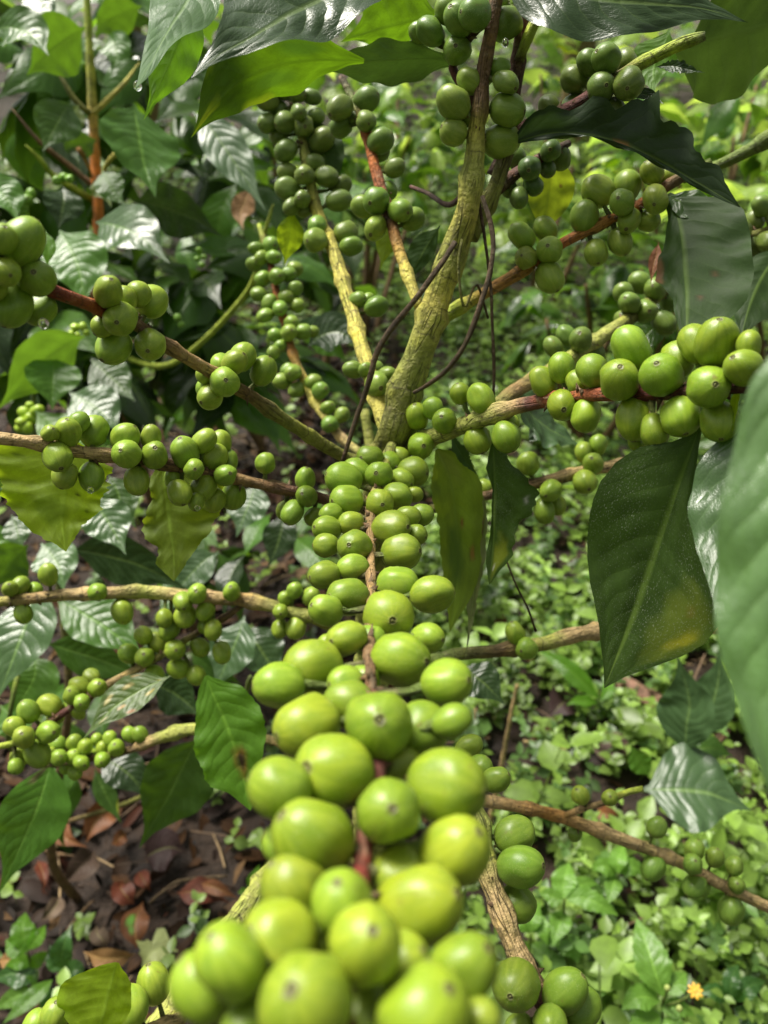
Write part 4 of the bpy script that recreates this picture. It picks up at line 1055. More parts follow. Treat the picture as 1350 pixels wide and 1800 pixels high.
leaf('up_left', [(545, 200, .50), (560, 250, .50), (578, 300, .50), (585, 345, .5)], [k * 40 for k in PROF], [k * 34 for k in PROF], 'under', under=True, fold=.1, seed=34)
leaf('right_rear', [(1180, 545, .50), (1150, 575, .50), (1120, 605, .50), (1085, 640, .50)], [k * 26 for k in PROF], [k * 40 for k in PROF], 'dark', roll=20, fold=.1, seed=35)
leaf('right_rear', [(905, 700, .44), (925, 720, .46), (960, 750, .47), (1030, 790, .48)], [k * 30 for k in PROF], [k * 34 for k in PROF], 'lilac', roll='sheen', fold=.1, wave=.12, nw=5, quilt=.06, seed=36, **S)

# ---- dry climbing stems that hang round the trunk
def loose_tube(name, pts, label, cat, group=None, lump=.18, seg=8, seed=0):
    P = [at(*p[:3]) for p in pts]
    me, C = tube_mesh(name, P, [p[3] / 2000 for p in pts], [COL[p[4]] for p in pts], seg, .004, lump, None, seed)
    o = new_obj(name, me)
    return tag(o, label, cat, group)
loose_tube('dry_vine', [(800, 425, .342, 2.4, 'vine'), (775, 465, .342, 2.6, 'vine'), (735, 520, .345, 2.6, 'vine'), (690, 575, .35, 2.8, 'vine'), (662, 622, .352, 2.8, 'vine'), (650, 665, .355, 2.8, 'vine'), (632, 720, .36, 2.6, 'vine'), (614, 775, .362, 2.4, 'vine'), (602, 812, .366, 2.2, 'vine')], 'straight dry brown vine slanting down left of the mossy trunk', 'vine', 'dry vines round the trunk', seed=51)
loose_tube('dry_vine', [(848, 345, .34, 2.2, 'vine'), (864, 400, .338, 2.4, 'vine'), (866, 450, .338, 2.4, 'vine'), (850, 520, .34, 2.5, 'vine'), (820, 600, .345, 2.5, 'vine'), (790, 645, .35, 2.4, 'vine'), (755, 675, .356, 2.2, 'vine'), (728, 690, .366, 2, 'vine')], 'curved dry brown vine bowing out to the right of the trunk', 'vine', 'dry vines round the trunk', seed=52)
loose_tube('dry_vine', [(842, 355, .352, 1.6, 'dark'), (852, 420, .354, 1.6, 'dark'), (862, 500, .36, 1.6, 'vine'), (866, 580, .365, 1.6, 'vine'), (868, 640, .37, 1.8, 'vine'), (868, 700, .375, 1.4, 'vine')], 'thin dark vine hanging plumb beside the curved one', 'vine', 'dry vines round the trunk', seed=53)
loose_tube('dry_vine', [(812, 420, .35, 1.5, 'moss'), (806, 470, .352, 1.5, 'moss'), (816, 540, .358, 1.3, 'moss'), (838, 500, .362, 1.2, 'vine'), (858, 560, .37, 1.2, 'vine')], 'short greenish tendril looping against the trunk', 'vine', 'dry vines round the trunk', seed=54)
loose_tube('dry_twig', [(722, 328, .40, 2, 'plum'), (752, 340, .385, 2.2, 'dark'), (785, 360, .37, 2.6, 'dark'), (806, 350, .36, 3, 'dark'), (818, 328, .352, 2.4, 'moss')], 'small dark dead twig poking left from the upper trunk', 'twig', seed=55)
loose_tube('dry_twig', [(890, 985, .38, 1.0, 'vine'), (908, 1030, .385, 1.0, 'vine'), (928, 1070, .39, 1.0, 'vine'), (942, 1110, .395, 1.4, 'vine')], 'hair thin dead stalk hanging over the weeds below the eaten leaf', 'twig', seed=56)

# ---- drops of rain
def water_drop(px, py, d, r, label):
    V, F = [], []
    ns, nr = 14, 9
    for i in range(nr + 1):
        a = math.pi * i / nr
        rr = math.sin(a) * (1 if a > 1.2 else .72 + .28 * a / 1.2)
        for k in range(ns):
            V.append((math.cos(6.2832 * k / ns) * rr * r, math.sin(6.2832 * k / ns) * rr * r, math.cos(a) * r * (1.25 if a < 1.57 else 1)))
    for i in range(nr):
        for k in range(ns):
            F.append((i * ns + k, (i + 1) * ns + k, (i + 1) * ns + (k + 1) % ns, i * ns + (k + 1) % ns))
    o = new_obj('water_drop', mesh_from('water_drop', V, F), None, WATER)
    o.location = at(px, py, d)
    tag(o, label, 'water drop', 'rain drops hanging from the plant')
WATER = simple_mat('rain_water', (1, 1, 1), .02)
WATER.node_tree.nodes['Principled BSDF'].inputs['Transmission Weight'].default_value = 1.0
WATER.node_tree.nodes['Principled BSDF'].inputs['IOR'].default_value = 1.33
water_drop(77, 570, .222, .0016, 'rain drop under the lowest cherry at the end of the upper twig')
water_drop(159, 862, .305, .0014, 'rain drop under the cherry beside the dark spotted yellow leaf')
water_drop(242, 152, .259, .0015, 'rain drop at the tip of the mirror bright leaf')
water_drop(888, 76, .31, .0016, 'rain drop under the topmost large cherry on the upright stem')
water_drop(347, 893, .335, .0013, 'rain drop under the fullest cluster of the middle twig')

# ------------------------------------------------------------------ neighbouring coffee shrubs and garden bushes
TPL = {}
def tpl(kind, aspect=.21, **kw):
    if kind not in TPL:
        TPL[kind] = [leaf_template('leaf', aspect * f, kind, droop=dr, fold=fo, wave=wa, seed=i, nw=nw, curl=cu, **kw)
                     for i, (f, dr, fo, wa, nw, cu) in enumerate([(1, .12, .22, .07, 3, 0), (1.12, .30, .15, .10, 3, .3), (.9, .05, .35, .06, 4, .1), (1.2, .45, .10, .09, 3, .5)])]
    return TPL[kind]

def world_tube(name, P, radii, colors, parent=None, seg=8, seed=0, step=.01, lump=.1):
    me, C = tube_mesh(name, P, radii, colors, seg, step, lump, None, seed)
    o = new_obj(name, me)
    if parent: put(o, parent)
    return o

def scatter_leaves(root, rr, blobs, n, size, kinds, droop=.35, key_vis=True):
    """leaves in loose whorls inside the blobs (px, py, depth, radius x, radius y, radius depth) of a shrub"""
    k = 0
    while k < n:
        bx, by, bd, rx, ry, rz = rr.choice(blobs)
        c = at(bx, by, bd)
        while True:
            v = Vector((rr.uniform(-1, 1), rr.uniform(-1, 1), rr.uniform(-1, 1)))
            if v.length < 1: break
        tip = c + CR * v.x * rx + CU * v.y * ry + CF * v.z * rz
        if tip.z < .06: continue
        outw = (CR * v.x + CU * v.y * .6 + CF * v.z)
        for q in range(rr.randint(2, 4)):
            if k >= n: break
            a = rr.uniform(0, 6.28)
            T = Vector((math.cos(a), math.sin(a), rr.uniform(-.75, .25) - droop * .3)) + outw * .5
            T.normalize()
            N = Vector((rr.gauss(0, .35), rr.gauss(0, .35), 1)).normalized()
            kd = rr.choice(kinds)
            o = new_obj('leaf', rr.choice(tpl(kd)))
            o.parent = root; o.matrix_parent_inverse = Matrix.Translation(-root.location)
            place(o, tip, T, N, rr.uniform(*size))
            k += 1

def shrub_at(px, py, d, label, cat='shrub', name='coffee_shrub', group=None):
    c = at(px, py, d)
    return empty(name, Vector((c.x, c.y, 0)), label, cat, group)

def sleaf(root, mid, w, mat, w2=None, **kw):
    kw.setdefault('n', 30); kw.setdefault('m', 6)
    P = [w * k for k in PROF]; Q = [(w2 or w) * k for k in PROF]
    return px_leaf('leaf', mid, P, Q, mat, root, **kw)

# left: dense coffee shrub behind the upper twigs
LS = shrub_at(175, 300, 1.05, 'dense glossy coffee shrub with an orange barked stem, filling the dark upper left', 'coffee shrub')
world_tube('stem', [at(150, -60, .98), at(156, 60, 1.0), at(162, 180, 1.02), at(168, 290, 1.04), at(176, 420, 1.07), at(190, 620, 1.15), Vector((LS.location.x, LS.location.y, -.02))],
           [.004, .005, .006, .007, .008, .009, .011], [COL['lime'], COL['lime'], COL['yg'], (.70, .22, .03), (.62, .20, .04), COL['brown'], COL['brown']], LS, 10, 61)
for i, (pts, c) in enumerate([([(20, 190, .98), (70, 250, 1.0), (120, 290, 1.03), (168, 330, 1.05)], 'brown'), ([(165, 320, 1.04), (150, 280, 1.0), (138, 262, .98)], 'orange'),
                              ([(170, 330, 1.04), (190, 285, 1.0), (215, 262, .99)], 'yg'), ([(45, 255, .95), (75, 285, .97), (95, 310, 1.0), (160, 350, 1.06)], 'lime'), ([(88, 100, 1.0), (110, 140, 1.0), (135, 180, 1.01), (160, 200, 1.02)], 'moss'),
                              ([(245, 110, 1.05), (215, 150, 1.03), (163, 200, 1.02)], 'yg'), ([(480, 360, .86), (462, 420, .9), (430, 520, 1.0), (300, 640, 1.1), (195, 620, 1.15)], 'lime'), ([(95, 600, .95), (60, 690, 1.0), (80, 800, 1.1), (190, 760, 1.15)], 'green')]):
    world_tube('branch', [at(*p) for p in pts], [.0010, .003, .004, .0045, .005][:len(pts)], [COL[c]] * len(pts), LS, 8, 70 + i)
for a in [
    ([(236, 182, .80), (240, 220, .79), (252, 285, .775), (274, 348, .765)], 66, 'shiny', dict(roll='dull', seed=101, w2=62)),
    ([(338, 196, .84), (370, 225, .83), (415, 290, .82), (468, 372, .81)], 36, 'lilac', dict(roll='sheen', seed=102, fold=.15)),
    ([(168, 390, .84), (200, 396, .82), (245, 415, .80), (299, 464, .785)], 46, 'mirror', dict(roll='sheen', seed=103)),
    ([(105, 405, .80), (125, 440, .785), (140, 480, .775), (150, 545, .765)], 58, 'shiny', dict(roll='sheen', seed=104)),
    ([(235, 352, .90), (280, 362, .89), (335, 382, .88), (392, 416, .87)], 42, 'black', dict(roll='dull', seed=105)),
    ([(-14, 52, .85), (20, 48, .84), (55, 62, .83), (86, 98, .82)], 36, 'shiny', dict(roll='sheen', seed=106)),
    ([(150, 48, .90), (120, 66, .89), (85, 92, .88), (46, 134, .87)], 48, 'dark', dict(roll='dull', seed=107)),
    ([(128, 178, .86), (110, 200, .85), (92, 232, .84), (74, 268, .83)], 40, 'dark', dict(roll=10, seed=108)),
    ([(138, 184, .88), (125, 205, .87), (112, 226, .865), (98, 246, .86)], 24, 'olive', dict(roll=20, seed=109)),
    ([(-30, 330, .80), (-5, 335, .79), (15, 355, .785), (33, 392, .78)], 34, 'shiny', dict(roll=-20, seed=110)),
    ([(112, 330, .95), (112, 350, .94), (108, 375, .935), (102, 405, .93)], 34, 'black', dict(seed=111)),
    ([(180, 300, .95), (190, 320, .94), (205, 345, .935), (222, 362, .93)], 26, 'mid', dict(seed=112)),
    ([(80, 405, .55), (84, 425, .548), (84, 445, .546), (82, 474, .545)], 13, 'bright', dict(seed=113)),
    ([(150, 590, .90), (110, 610, .88), (60, 650, .865), (-6, 722, .85)], 46, 'mid', dict(roll='dull', seed=114)),
    ([(96, 628, .88), (94, 655, .865), (92, 690, .855), (92, 722, .85)], 46, 'mid', dict(seed=115, fold=.25)),
    ([(160, 632, .95), (180, 650, .94), (208, 675, .93), (238, 706, .92)], 36, 'dark', dict(roll=-10, seed=116)),
    ([(122, 690, .84), (150, 705, .83), (182, 728, .82), (214, 764, .81)], 44, 'mirror', dict(roll='sheen', seed=117)),
    ([(60, 720, .86), (90, 745, .85), (130, 770, .84), (215, 780, .83)], 36, 'bright', dict(roll=-20, seed=118)),
    ([(250, 10, 1.0), (215, 25, .99), (185, 40, .985), (165, 70, .98)], 30, 'dark', dict(roll='dull', seed=119)),
    ([(190, 60, .98), (200, 75, .97), (205, 100, .965), (195, 130, .96)], 28, 'shiny', dict(roll='sheen', seed=120)),
    ([(40, -20, .95), (65, 0, .94), (85, 20, .935), (98, 42, .93)], 26, 'mirror', dict(roll=-20, seed=121)),
    ([(170, 310, 1.0), (178, 330, .99), (186, 340, .985), (196, 365, .98)], 20, 'olive', dict(seed=122)),
    ([(170, 245, 1.0), (150, 252, .99), (130, 262, .985), (140, 285, .98)], 22, 'dark', dict(seed=123)),
    ([(440, 330, .95), (430, 355, .945), (422, 378, .94), (428, 405, .935)], 20, 'deadtan', dict(seed=124)),
    ([(540, 610, .78), (565, 590, .775), (600, 585, .77), (640, 612, .765)], 34, 'black', dict(roll=-25, seed=125)),
    ([(530, 600, .80), (560, 600, .79), (590, 615, .785), (612, 640, .78)], 20, 'mid', dict(roll=10, seed=126)),
]:
    kw = dict(a[3]); w2 = kw.pop('w2', None)
    sleaf(LS, a[0], a[1], a[2], w2, **kw)
scatter_leaves(LS, random.Random(21), [(60, 60, 1.15, .16, .14, .15), (250, 90, 1.25, .18, .16, .15), (120, 260, 1.2, .18, .16, .12), (320, 250, 1.25, .16, .18, .12), (60, 450, 1.15, .14, .14, .12), (260, 480, 1.3, .20, .15, .15), (400, 480, 1.35, .16, .18, .15), (180, 560, 1.25, .2, .12, .12), (400, 120, 1.45, .16, .2, .15), (350, 620, 1.3, .16, .12, .12), (60, 640, 1.15, .14, .12, .1)],
               268, (.12, .185), ['dark', 'dark', 'black', 'shiny', 'mid', 'dark'])
# a few small bright berries deep inside it
def berry_bunch(root, spots, d, c):
    for px, py, s in spots:
        p = at(px, py, d + rnd.uniform(-.01, .01))
        r = s / 2 * d / FPX
        o = new_obj('coffee_cherry', CH[rnd.randrange(len(CH))])
        o.parent = root; o.matrix_parent_inverse = Matrix.Translation(-root.location)
        q = Vector((rnd.gauss(0, 1), rnd.gauss(0, 1) - .8, rnd.gauss(0, 1))).normalized().to_track_quat('Z', 'Y').to_matrix().to_4x4()
        o.matrix_basis = Matrix.Translation(p) @ q @ Matrix.Diagonal((r, r, r, 1))
        k = rnd.uniform(.85, 1.2); o.color = (c[0] * k, c[1] * k, c[2] * k, 1)
berry_bunch(LS, [(42, 724, 20), (55, 735, 22), (38, 742, 20), (48, 752, 20), (35, 752, 18), (60, 722, 16), (52, 712, 14), (68, 720, 18), (132, 576, 15), (146, 574, 15), (152, 585, 12), (126, 586, 12), (135, 590, 13)], .92, (.28, .42, .03))
berry_bunch(LS, [(112, 312, 16), (100, 318, 16), (122, 314, 16), (35, 345, 20), (48, 352, 20), (40, 370, 20), (55, 340, 18), (30, 360, 18), (350, 440, 11), (358, 452, 11), (346, 455, 10), (355, 466, 11), (312, 558, 13), (318, 570, 12)], .98, (.14, .28, .03))

# low left: shining leaves round the lower twigs
LL = shrub_at(60, 1420, 1.0, 'low coffee shrub with large rain glazed leaves around the lichened lower twigs', 'coffee shrub')
world_tube('stem', [at(70, 900, .80), at(95, 985, .82), at(110, 1080, .84), at(120, 1250, .88), at(90, 1500, 1.0), Vector((LL.location.x, LL.location.y, -.02))], [.0025, .0035, .004, .005, .006, .007], [COL['green'], COL['green'], COL['moss'], COL['brown'], COL['brown'], COL['brown']], LL, 8, 90)
world_tube('branch', [at(60, 1080, .78), at(20, 1240, .74), at(25, 1320, .80), at(105, 1300, .89)], [.0022, .0025, .003, .003], [COL['lime'], COL['green'], COL['green'], COL['moss']], LL, 8, 91)
world_tube('branch', [at(440, 1190, .66), at(400, 1300, .78), at(250, 1400, .92), at(100, 1450, .98)], [.002, .0025, .003, .003], [COL['green'], COL['moss'], COL['moss'], COL['brown']], LL, 8, 92)
for a in [
    ([(58, 1035, .64), (50, 1080, .62), (30, 1140, .605), (-8, 1236, .59)], 52, 'mirror', dict(roll='sheen', seed=201)),
    ([(72, 955, .72), (90, 975, .71), (105, 1000, .70), (112, 1042, .69)], 40, 'mirror', dict(roll='sheen', seed=202)),
    ([(50, 958, .74), (30, 975, .73), (8, 1000, .72), (-20, 1040, .71)], 36, 'shiny', dict(roll='dull', seed=203)),
    ([(120, 965, .80), (180, 975, .79), (250, 995, .78), (335, 1040, .77)], 42, 'black', dict(roll='dull', seed=204)),
    ([(95, 1050, .70), (140, 1075, .69), (195, 1110, .68), (262, 1165, .67)], 52, 'shiny', dict(roll='sheen', seed=205, w2=44)),
    ([(80, 1130, .80), (130, 1145, .79), (190, 1165, .785), (262, 1195, .78)], 34, 'dark', dict(roll='dull', seed=206)),
    ([(92, 1330, .62), (75, 1390, .605), (50, 1455, .595), (-4, 1574, .58)], 58, 'shiny', dict(roll=-8, seed=207, blotch=[(.12, -.6, .3, (.22, .10, .10), .6), (.14, -.6, .14, (.03, .015, .01), 1)])),
    ([(352, 1292, .68), (330, 1330, .67), (300, 1390, .66), (244, 1492, .645)], 64, 'dark', dict(roll='dull', seed=208, w2=58)),
    ([(430, 1082, .72), (418, 1120, .71), (400, 1160, .705), (376, 1218, .70)], 40, 'lilac', dict(roll='sheen', seed=209)),
    ([(425, 1100, .80), (450, 1130, .79), (470, 1160, .785), (500, 1200, .78)], 42, 'black', dict(roll=-20, seed=210)),
    ([(262, 1200, .72), (290, 1210, .715), (320, 1228, .71), (356, 1262, .70)], 36, 'black', dict(roll='dull', seed=211)),
    ([(60, 1150, .78), (62, 1180, .77), (50, 1210, .765), (20, 1255, .76)], 44, 'mid', dict(roll=10, seed=212)),
    ([(166, 1350, .90), (180, 1385, .89), (198, 1420, .885), (214, 1448, .88)], 18, 'dark', dict(roll=-20, seed=213, blotch=[(.75, .9, .3, (.35, .42, .04), .9)])),
    ([(175, 1330, .85), (205, 1345, .84), (235, 1370, .835), (262, 1410, .83)], 34, 'black', dict(roll=-15, seed=214)),
    ([(450, 850, .80), (440, 880, .79), (430, 905, .785), (415, 945, .78)], 36, 'lilac', dict(roll='sheen', seed=215)),
    ([(500, 900, .85), (495, 930, .84), (485, 965, .835), (470, 1000, .83)], 30, 'black', dict(roll=10, seed=216)),
    ([(-20, 860, .55), (-5, 850, .545), (8, 848, .54), (24, 870, .535)], 26, 'dark', dict(roll=20, seed=217, jag=.4)),
    ([(20, 905, .75), (28, 925, .745), (32, 945, .74), (34, 972, .735)], 24, 'mirror', dict(roll=10, seed=218)),
    ([(160, 870, .62), (175, 895, .615), (195, 925, .61), (222, 976, .60)], 42, 'mirror', dict(roll='sheen', seed=219)),
    ([(190, 835, .66), (205, 860, .655), (215, 890, .65), (240, 930, .645)], 34, 'dark', dict(roll=-12, seed=220)),
    ([(385, 970, .8), (360, 985, .79), (335, 1010, .785), (300, 1050, .78)], 30, 'lilac', dict(roll=20, seed=221)),
    ([(0, 1240, .80), (20, 1260, .79), (30, 1285, .785), (34, 1320, .78)], 34, 'mid', dict(roll=20, seed=222)),
]:
    kw = dict(a[3]); w2 = kw.pop('w2', None)
    sleaf(LL, a[0], a[1], a[2], w2, **kw)
scatter_leaves(LL, random.Random(5), [(60, 1020, .95, .10, .08, .06), (260, 1000, 1.0, .12, .06, .08), (120, 1260, 1.0, .12, .06, .06), (400, 1200, 1.0, .08, .08, .05), (430, 960, 1.05, .08, .06, .06)], 34, (.08, .12), ['dark', 'black', 'mid', 'shiny'])

# low right: young coffee plant beyond the big dusty leaf
RS = shrub_at(1235, 1420, 1.25, 'young coffee plant with ribbed shining leaves beside the weeds under the big dusty leaf', 'coffee shrub')
world_tube('stem', [at(1215, 1180, .86), at(1208, 1325, .90), at(1180, 1392, .98), Vector((RS.location.x, RS.location.y, -.02))], [.0022, .003, .0035, .004], [COL['green'], COL['moss'], COL['brown'], COL['brown']], RS, 8, 95)
world_tube('branch', [at(1128, 1390, .86), at(1150, 1388, .87), at(1205, 1350, .93)], [.0018, .002, .0022], [COL['green']] * 3, RS, 8, 96)
for a in [
    ([(1205, 1330, .88), (1206, 1280, .87), (1212, 1230, .865), (1190, 1150, .86)], 52, 'lilac', dict(roll='sheen', seed=301, w2=44)),
    ([(1228, 1300, .90), (1248, 1250, .89), (1262, 1200, .885), (1265, 1140, .88)], 38, 'lilac', dict(roll='sheen', seed=302)),
    ([(1128, 1388, .86), (1180, 1388, .85), (1245, 1395, .842), (1322, 1425, .835)], 76, 'lilac', dict(roll='sheen', seed=303, w2=70)),
    ([(1142, 1365, .92), (1128, 1345, .92), (1118, 1330, .92), (1108, 1308, .92)], 20, 'mid', dict(seed=304)),
    ([(1200, 1328, .92), (1225, 1318, .92), (1255, 1315, .92), (1290, 1330, .92)], 24, 'dark', dict(seed=305, roll=-20)),
    ([(810, 1170, .62), (830, 1185, .615), (855, 1205, .61), (888, 1240, .605)], 34, 'black', dict(roll=-18, seed=306)),
]:
    kw = dict(a[3]); w2 = kw.pop('w2', None)
    sleaf(RS, a[0], a[1], a[2], w2, **kw)

# bushes beyond, blurred by distance
def bush(name, label, foot, blobs, n, size, kinds, seed, cat='bush', stem_c='brown', group=None):
    b = shrub_at(*foot, label, cat, name, group)
    rr = random.Random(seed)
    for j, bl in enumerate(blobs):
        c = at(*bl[:3])
        st = Vector((b.location.x + rr.uniform(-.05, .05), b.location.y + rr.uniform(-.05, .05), -.03))
        if c.z < .12: continue
        mid = st.lerp(c, .5) + Vector((rr.uniform(-.06, .06), rr.uniform(-.06, .06), .05))
        world_tube('stem', [st, mid, c], [.012, .009, .004], [COL[stem_c]] * 3, b, 8, seed + j, .03)
    scatter_leaves(b, rr, blobs, n, size, kinds)
    return b
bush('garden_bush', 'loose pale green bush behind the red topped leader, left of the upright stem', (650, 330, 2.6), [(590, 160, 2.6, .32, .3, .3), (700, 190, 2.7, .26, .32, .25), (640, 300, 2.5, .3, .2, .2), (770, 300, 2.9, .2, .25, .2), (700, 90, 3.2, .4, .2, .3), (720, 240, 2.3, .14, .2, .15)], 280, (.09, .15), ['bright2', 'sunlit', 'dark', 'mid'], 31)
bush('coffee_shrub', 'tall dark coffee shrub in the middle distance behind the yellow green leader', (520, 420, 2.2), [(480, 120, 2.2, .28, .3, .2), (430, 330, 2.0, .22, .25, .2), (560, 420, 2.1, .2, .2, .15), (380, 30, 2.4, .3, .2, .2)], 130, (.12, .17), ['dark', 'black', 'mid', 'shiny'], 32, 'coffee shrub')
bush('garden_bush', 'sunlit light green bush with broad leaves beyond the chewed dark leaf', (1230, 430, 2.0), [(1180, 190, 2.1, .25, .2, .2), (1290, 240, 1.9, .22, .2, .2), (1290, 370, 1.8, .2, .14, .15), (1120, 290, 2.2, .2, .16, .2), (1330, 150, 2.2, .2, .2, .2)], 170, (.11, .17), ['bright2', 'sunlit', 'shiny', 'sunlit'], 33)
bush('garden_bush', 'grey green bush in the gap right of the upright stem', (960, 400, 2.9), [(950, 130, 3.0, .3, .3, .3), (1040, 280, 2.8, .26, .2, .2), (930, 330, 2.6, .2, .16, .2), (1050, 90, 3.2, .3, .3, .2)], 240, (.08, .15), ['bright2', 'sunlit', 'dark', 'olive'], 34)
bush('coffee_shrub', 'shaded coffee shrub with dark leaves right behind the orange twig', (1060, 560, 1.9), [(1030, 500, 1.8, .16, .14, .12), (1130, 470, 1.9, .16, .14, .12), (960, 560, 2.0, .12, .1, .1), (1180, 560, 1.8, .14, .12, .1)], 70, (.10, .15), ['dark', 'black', 'dark', 'mid'], 35, 'coffee shrub')
bush('coffee_shrub', 'dark leaved coffee shrub at the edge beyond the young green plant', (1400, 620, 1.7), [(1330, 500, 1.6, .14, .2, .1), (1360, 700, 1.6, .12, .2, .1)], 40, (.11, .16), ['dark', 'mid', 'black'], 36, 'coffee shrub')
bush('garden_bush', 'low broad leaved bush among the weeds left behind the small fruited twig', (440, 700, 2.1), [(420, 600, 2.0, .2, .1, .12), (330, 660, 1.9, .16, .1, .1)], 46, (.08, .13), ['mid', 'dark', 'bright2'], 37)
# the far garden: a hedge-like mass of foliage, a few shade trees, and an added leaf ring
def far_and_screen_foliage():
    n = 9000
    far_n = 5200
    ang = rg.uniform(0, 2 * np.pi, n); dist_ = rg.uniform(4.5, 8, n)
    x = np.where(np.arange(n) < far_n, rg.uniform(-14, 14, n), np.cos(ang) * dist_)
    y = np.where(np.arange(n) < far_n, rg.uniform(7, 16, n), -np.abs(np.sin(ang)) * dist_ + 1.5)  # rest is an unseen ring beside and behind the camera, added to block low sky
    top = 2.6 + .9 * np.array([mnoise.noise(Vector((a * .5, b * .4, 3))) for a, b in zip(x, y)])
    z = top * rg.random(n) ** .6
    a = rg.uniform(0, 6.28, n)
    T = unit(np.stack([np.cos(a), np.sin(a), rg.uniform(-.9, .2, n)], 1))
    N = unit(np.stack([rg.normal(0, .5, n), rg.normal(0, .5, n), np.ones(n)], 1))
    L = rg.uniform(.18, .42, n)
    pal = np.array([(.10, .19, .04), (.17, .28, .05), (.24, .34, .08), (.05, .10, .02)])
    c = pal[rg.choice(4, n, p=[.3, .35, .2, .15])] * rg.uniform(.8, 1.2, (n, 1))
    leaf_batch('far_and_screen_foliage', np.stack([x, y, z], 1), T, N, L, L * rg.uniform(.22, .36, n), c, make_cover_mat('far_and_screen_leaf', .35, .35))
far_and_screen_foliage()

def shade_tree(x, y, h, label, seed):
    r = random.Random(seed)
    t = empty('shade_tree', Vector((x, y, 0)), label, 'tree', 'shade trees at the far end of the garden')
    top = Vector((x + r.uniform(-.3, .3), y, h))
    world_tube('trunk', [Vector((x, y, -.05)), Vector((x + r.uniform(-.1, .1), y, h * .5)), top], [.13, .09, .05], [COL['brown'], COL['moss'], COL['moss']], t, 12, seed, .12)
    cs = []
    for k in range(7):
        a = r.uniform(0, 6.28)
        e = top + Vector((math.cos(a) * r.uniform(.5, 1.3), math.sin(a) * r.uniform(.5, 1.3), r.uniform(-.2, .9)))
        st = Vector((x, y, h * r.uniform(.55, .95)))
        world_tube('limb', [st, st.lerp(e, .5) + Vector((0, 0, .15)), e], [.035, .025, .012], [COL['moss']] * 3, t, 8, seed + k, .1)
        cs.append(e)
    n = 700
    ci = rg.integers(0, len(cs), n)
    P = np.array([tuple(c) for c in cs])[ci] + rg.normal(0, .38, (n, 3))
    a = rg.uniform(0, 6.28, n)
    T = unit(np.stack([np.cos(a), np.sin(a), rg.uniform(-.9, .2, n)], 1))
    N = unit(np.stack([rg.normal(0, .5, n), rg.normal(0, .5, n), np.ones(n)], 1))
    L = rg.uniform(.14, .30, n)
    pal = np.array([(.05, .13, .025), (.09, .20, .03), (.13, .24, .04)])
    leaf_batch('crown', P, T, N, L, L * .3, pal[rg.choice(3, n)] * rg.uniform(.8, 1.2, (n, 1)), make_cover_mat('crown_leaf', .4, .35), 'stuff', t)
shade_tree(-1.6, 5.6, 2.9, 'shade tree far off above the dark coffee shrub', 41)
shade_tree(1.5, 6.4, 3.1, 'slim shade tree far off right of the upright stem', 42)
shade_tree(3.2, 5.4, 2.7, 'shade tree far off over the sunlit broad leaved bush', 43)

# ------------------------------------------------------------------ fallen leaves, sticks and separate weeds on the ground
def G(*pts):
    return [on_ground(p[0], p[1], p[2] if len(p) > 2 else .03) for p in pts]

def fallen(mid, w, mat, label, w2=None, h=.035, **kw):
    P = [on_ground(x, y, h + (.012 if i in (1, 2) else 0)) for i, (x, y) in enumerate(mid)]
    kw.setdefault('wave', .14); kw.setdefault('fold', .25); kw.setdefault('nw', 2)
    o = px_leaf('fallen_leaf', P, [w * k for k in PROF], [(w2 or w) * k for k in PROF], mat, None, n=24, m=5, **kw)
    tag(o, label, 'fallen leaf', 'dead leaves lying on the dark soil')
fallen([(238, 1676), (210, 1684), (175, 1684), (146, 1672)], 17, 'deadtan', 'tan dry leaf lying level beside the pale torn leaf', roll=-25, seed=1)
fallen([(236, 1590), (222, 1575), (212, 1560), (216, 1546)], 19, 'deadred', 'orange brown leaf tip sticking up above the russet leaf', seed=2, roll=10)
fallen([(240, 1668), (238, 1640), (240, 1612), (252, 1584)], 24, 'dead', 'russet brown leaf with a scrap of fresh green on it', seed=3, roll=-10, blotch=[(.5, .35, .35, (.09, .22, .03), 1), (.35, .3, .25, (.09, .20, .03), 1)])
fallen([(188, 1668), (180, 1652), (170, 1640), (170, 1626)], 14, 'deadgrey', 'small pinkish grey curled leaf just above the tan leaf', seed=4)
fallen([(250, 1700), (262, 1680), (282, 1668), (314, 1672)], 26, 'litmus', 'pale yellow green torn leaf scrap beside the two cherries', seed=5, jag=.9, roll=-20)
fallen([(252, 1510), (275, 1496), (300, 1490), (328, 1498)], 36, 'deadplum', 'broad plum black dead leaf below the drooping dark leaf', seed=6, roll=-15)
fallen([(310, 1570), (340, 1568), (370, 1572), (405, 1588)], 22, 'deadred', 'deep red wet leaf near the lichened limb', seed=7, roll=-20)
fallen([(352, 1552), (372, 1558), (392, 1566), (420, 1580)], 12, 'dead', 'narrow rust leaf lying over the deep red wet leaf', seed=8, h=.055)
fallen([(82, 1418), (96, 1448), (116, 1474), (156, 1490)], 22, 'dead', 'long curved brown leaf behind the cream cut stick end', seed=9, fold=.5)
fallen([(196, 1420), (180, 1432), (164, 1452), (150, 1484)], 24, 'dead', 'curled cinnamon leaf standing under the low drooping leaves', seed=10, fold=.6, h=.05)
fallen([(222, 1464), (214, 1470), (206, 1478), (194, 1484)], 12, 'dead', 'small orange brown leaf in the middle of the bare soil', seed=11)
fallen([(168, 1496), (152, 1514), (132, 1534), (108, 1556)], 24, 'deadgrey', 'dull grey brown folded leaf below the cinnamon one', seed=12, fold=.5, blotch=[(.5, 0, 1.5, (.055, .035, .027), .8)])
fallen([(66, 1512), (74, 1530), (78, 1550), (74, 1574)], 10, 'deadred', 'thin rust leaf curled beside the big ribbed leaf', seed=13, fold=.5)
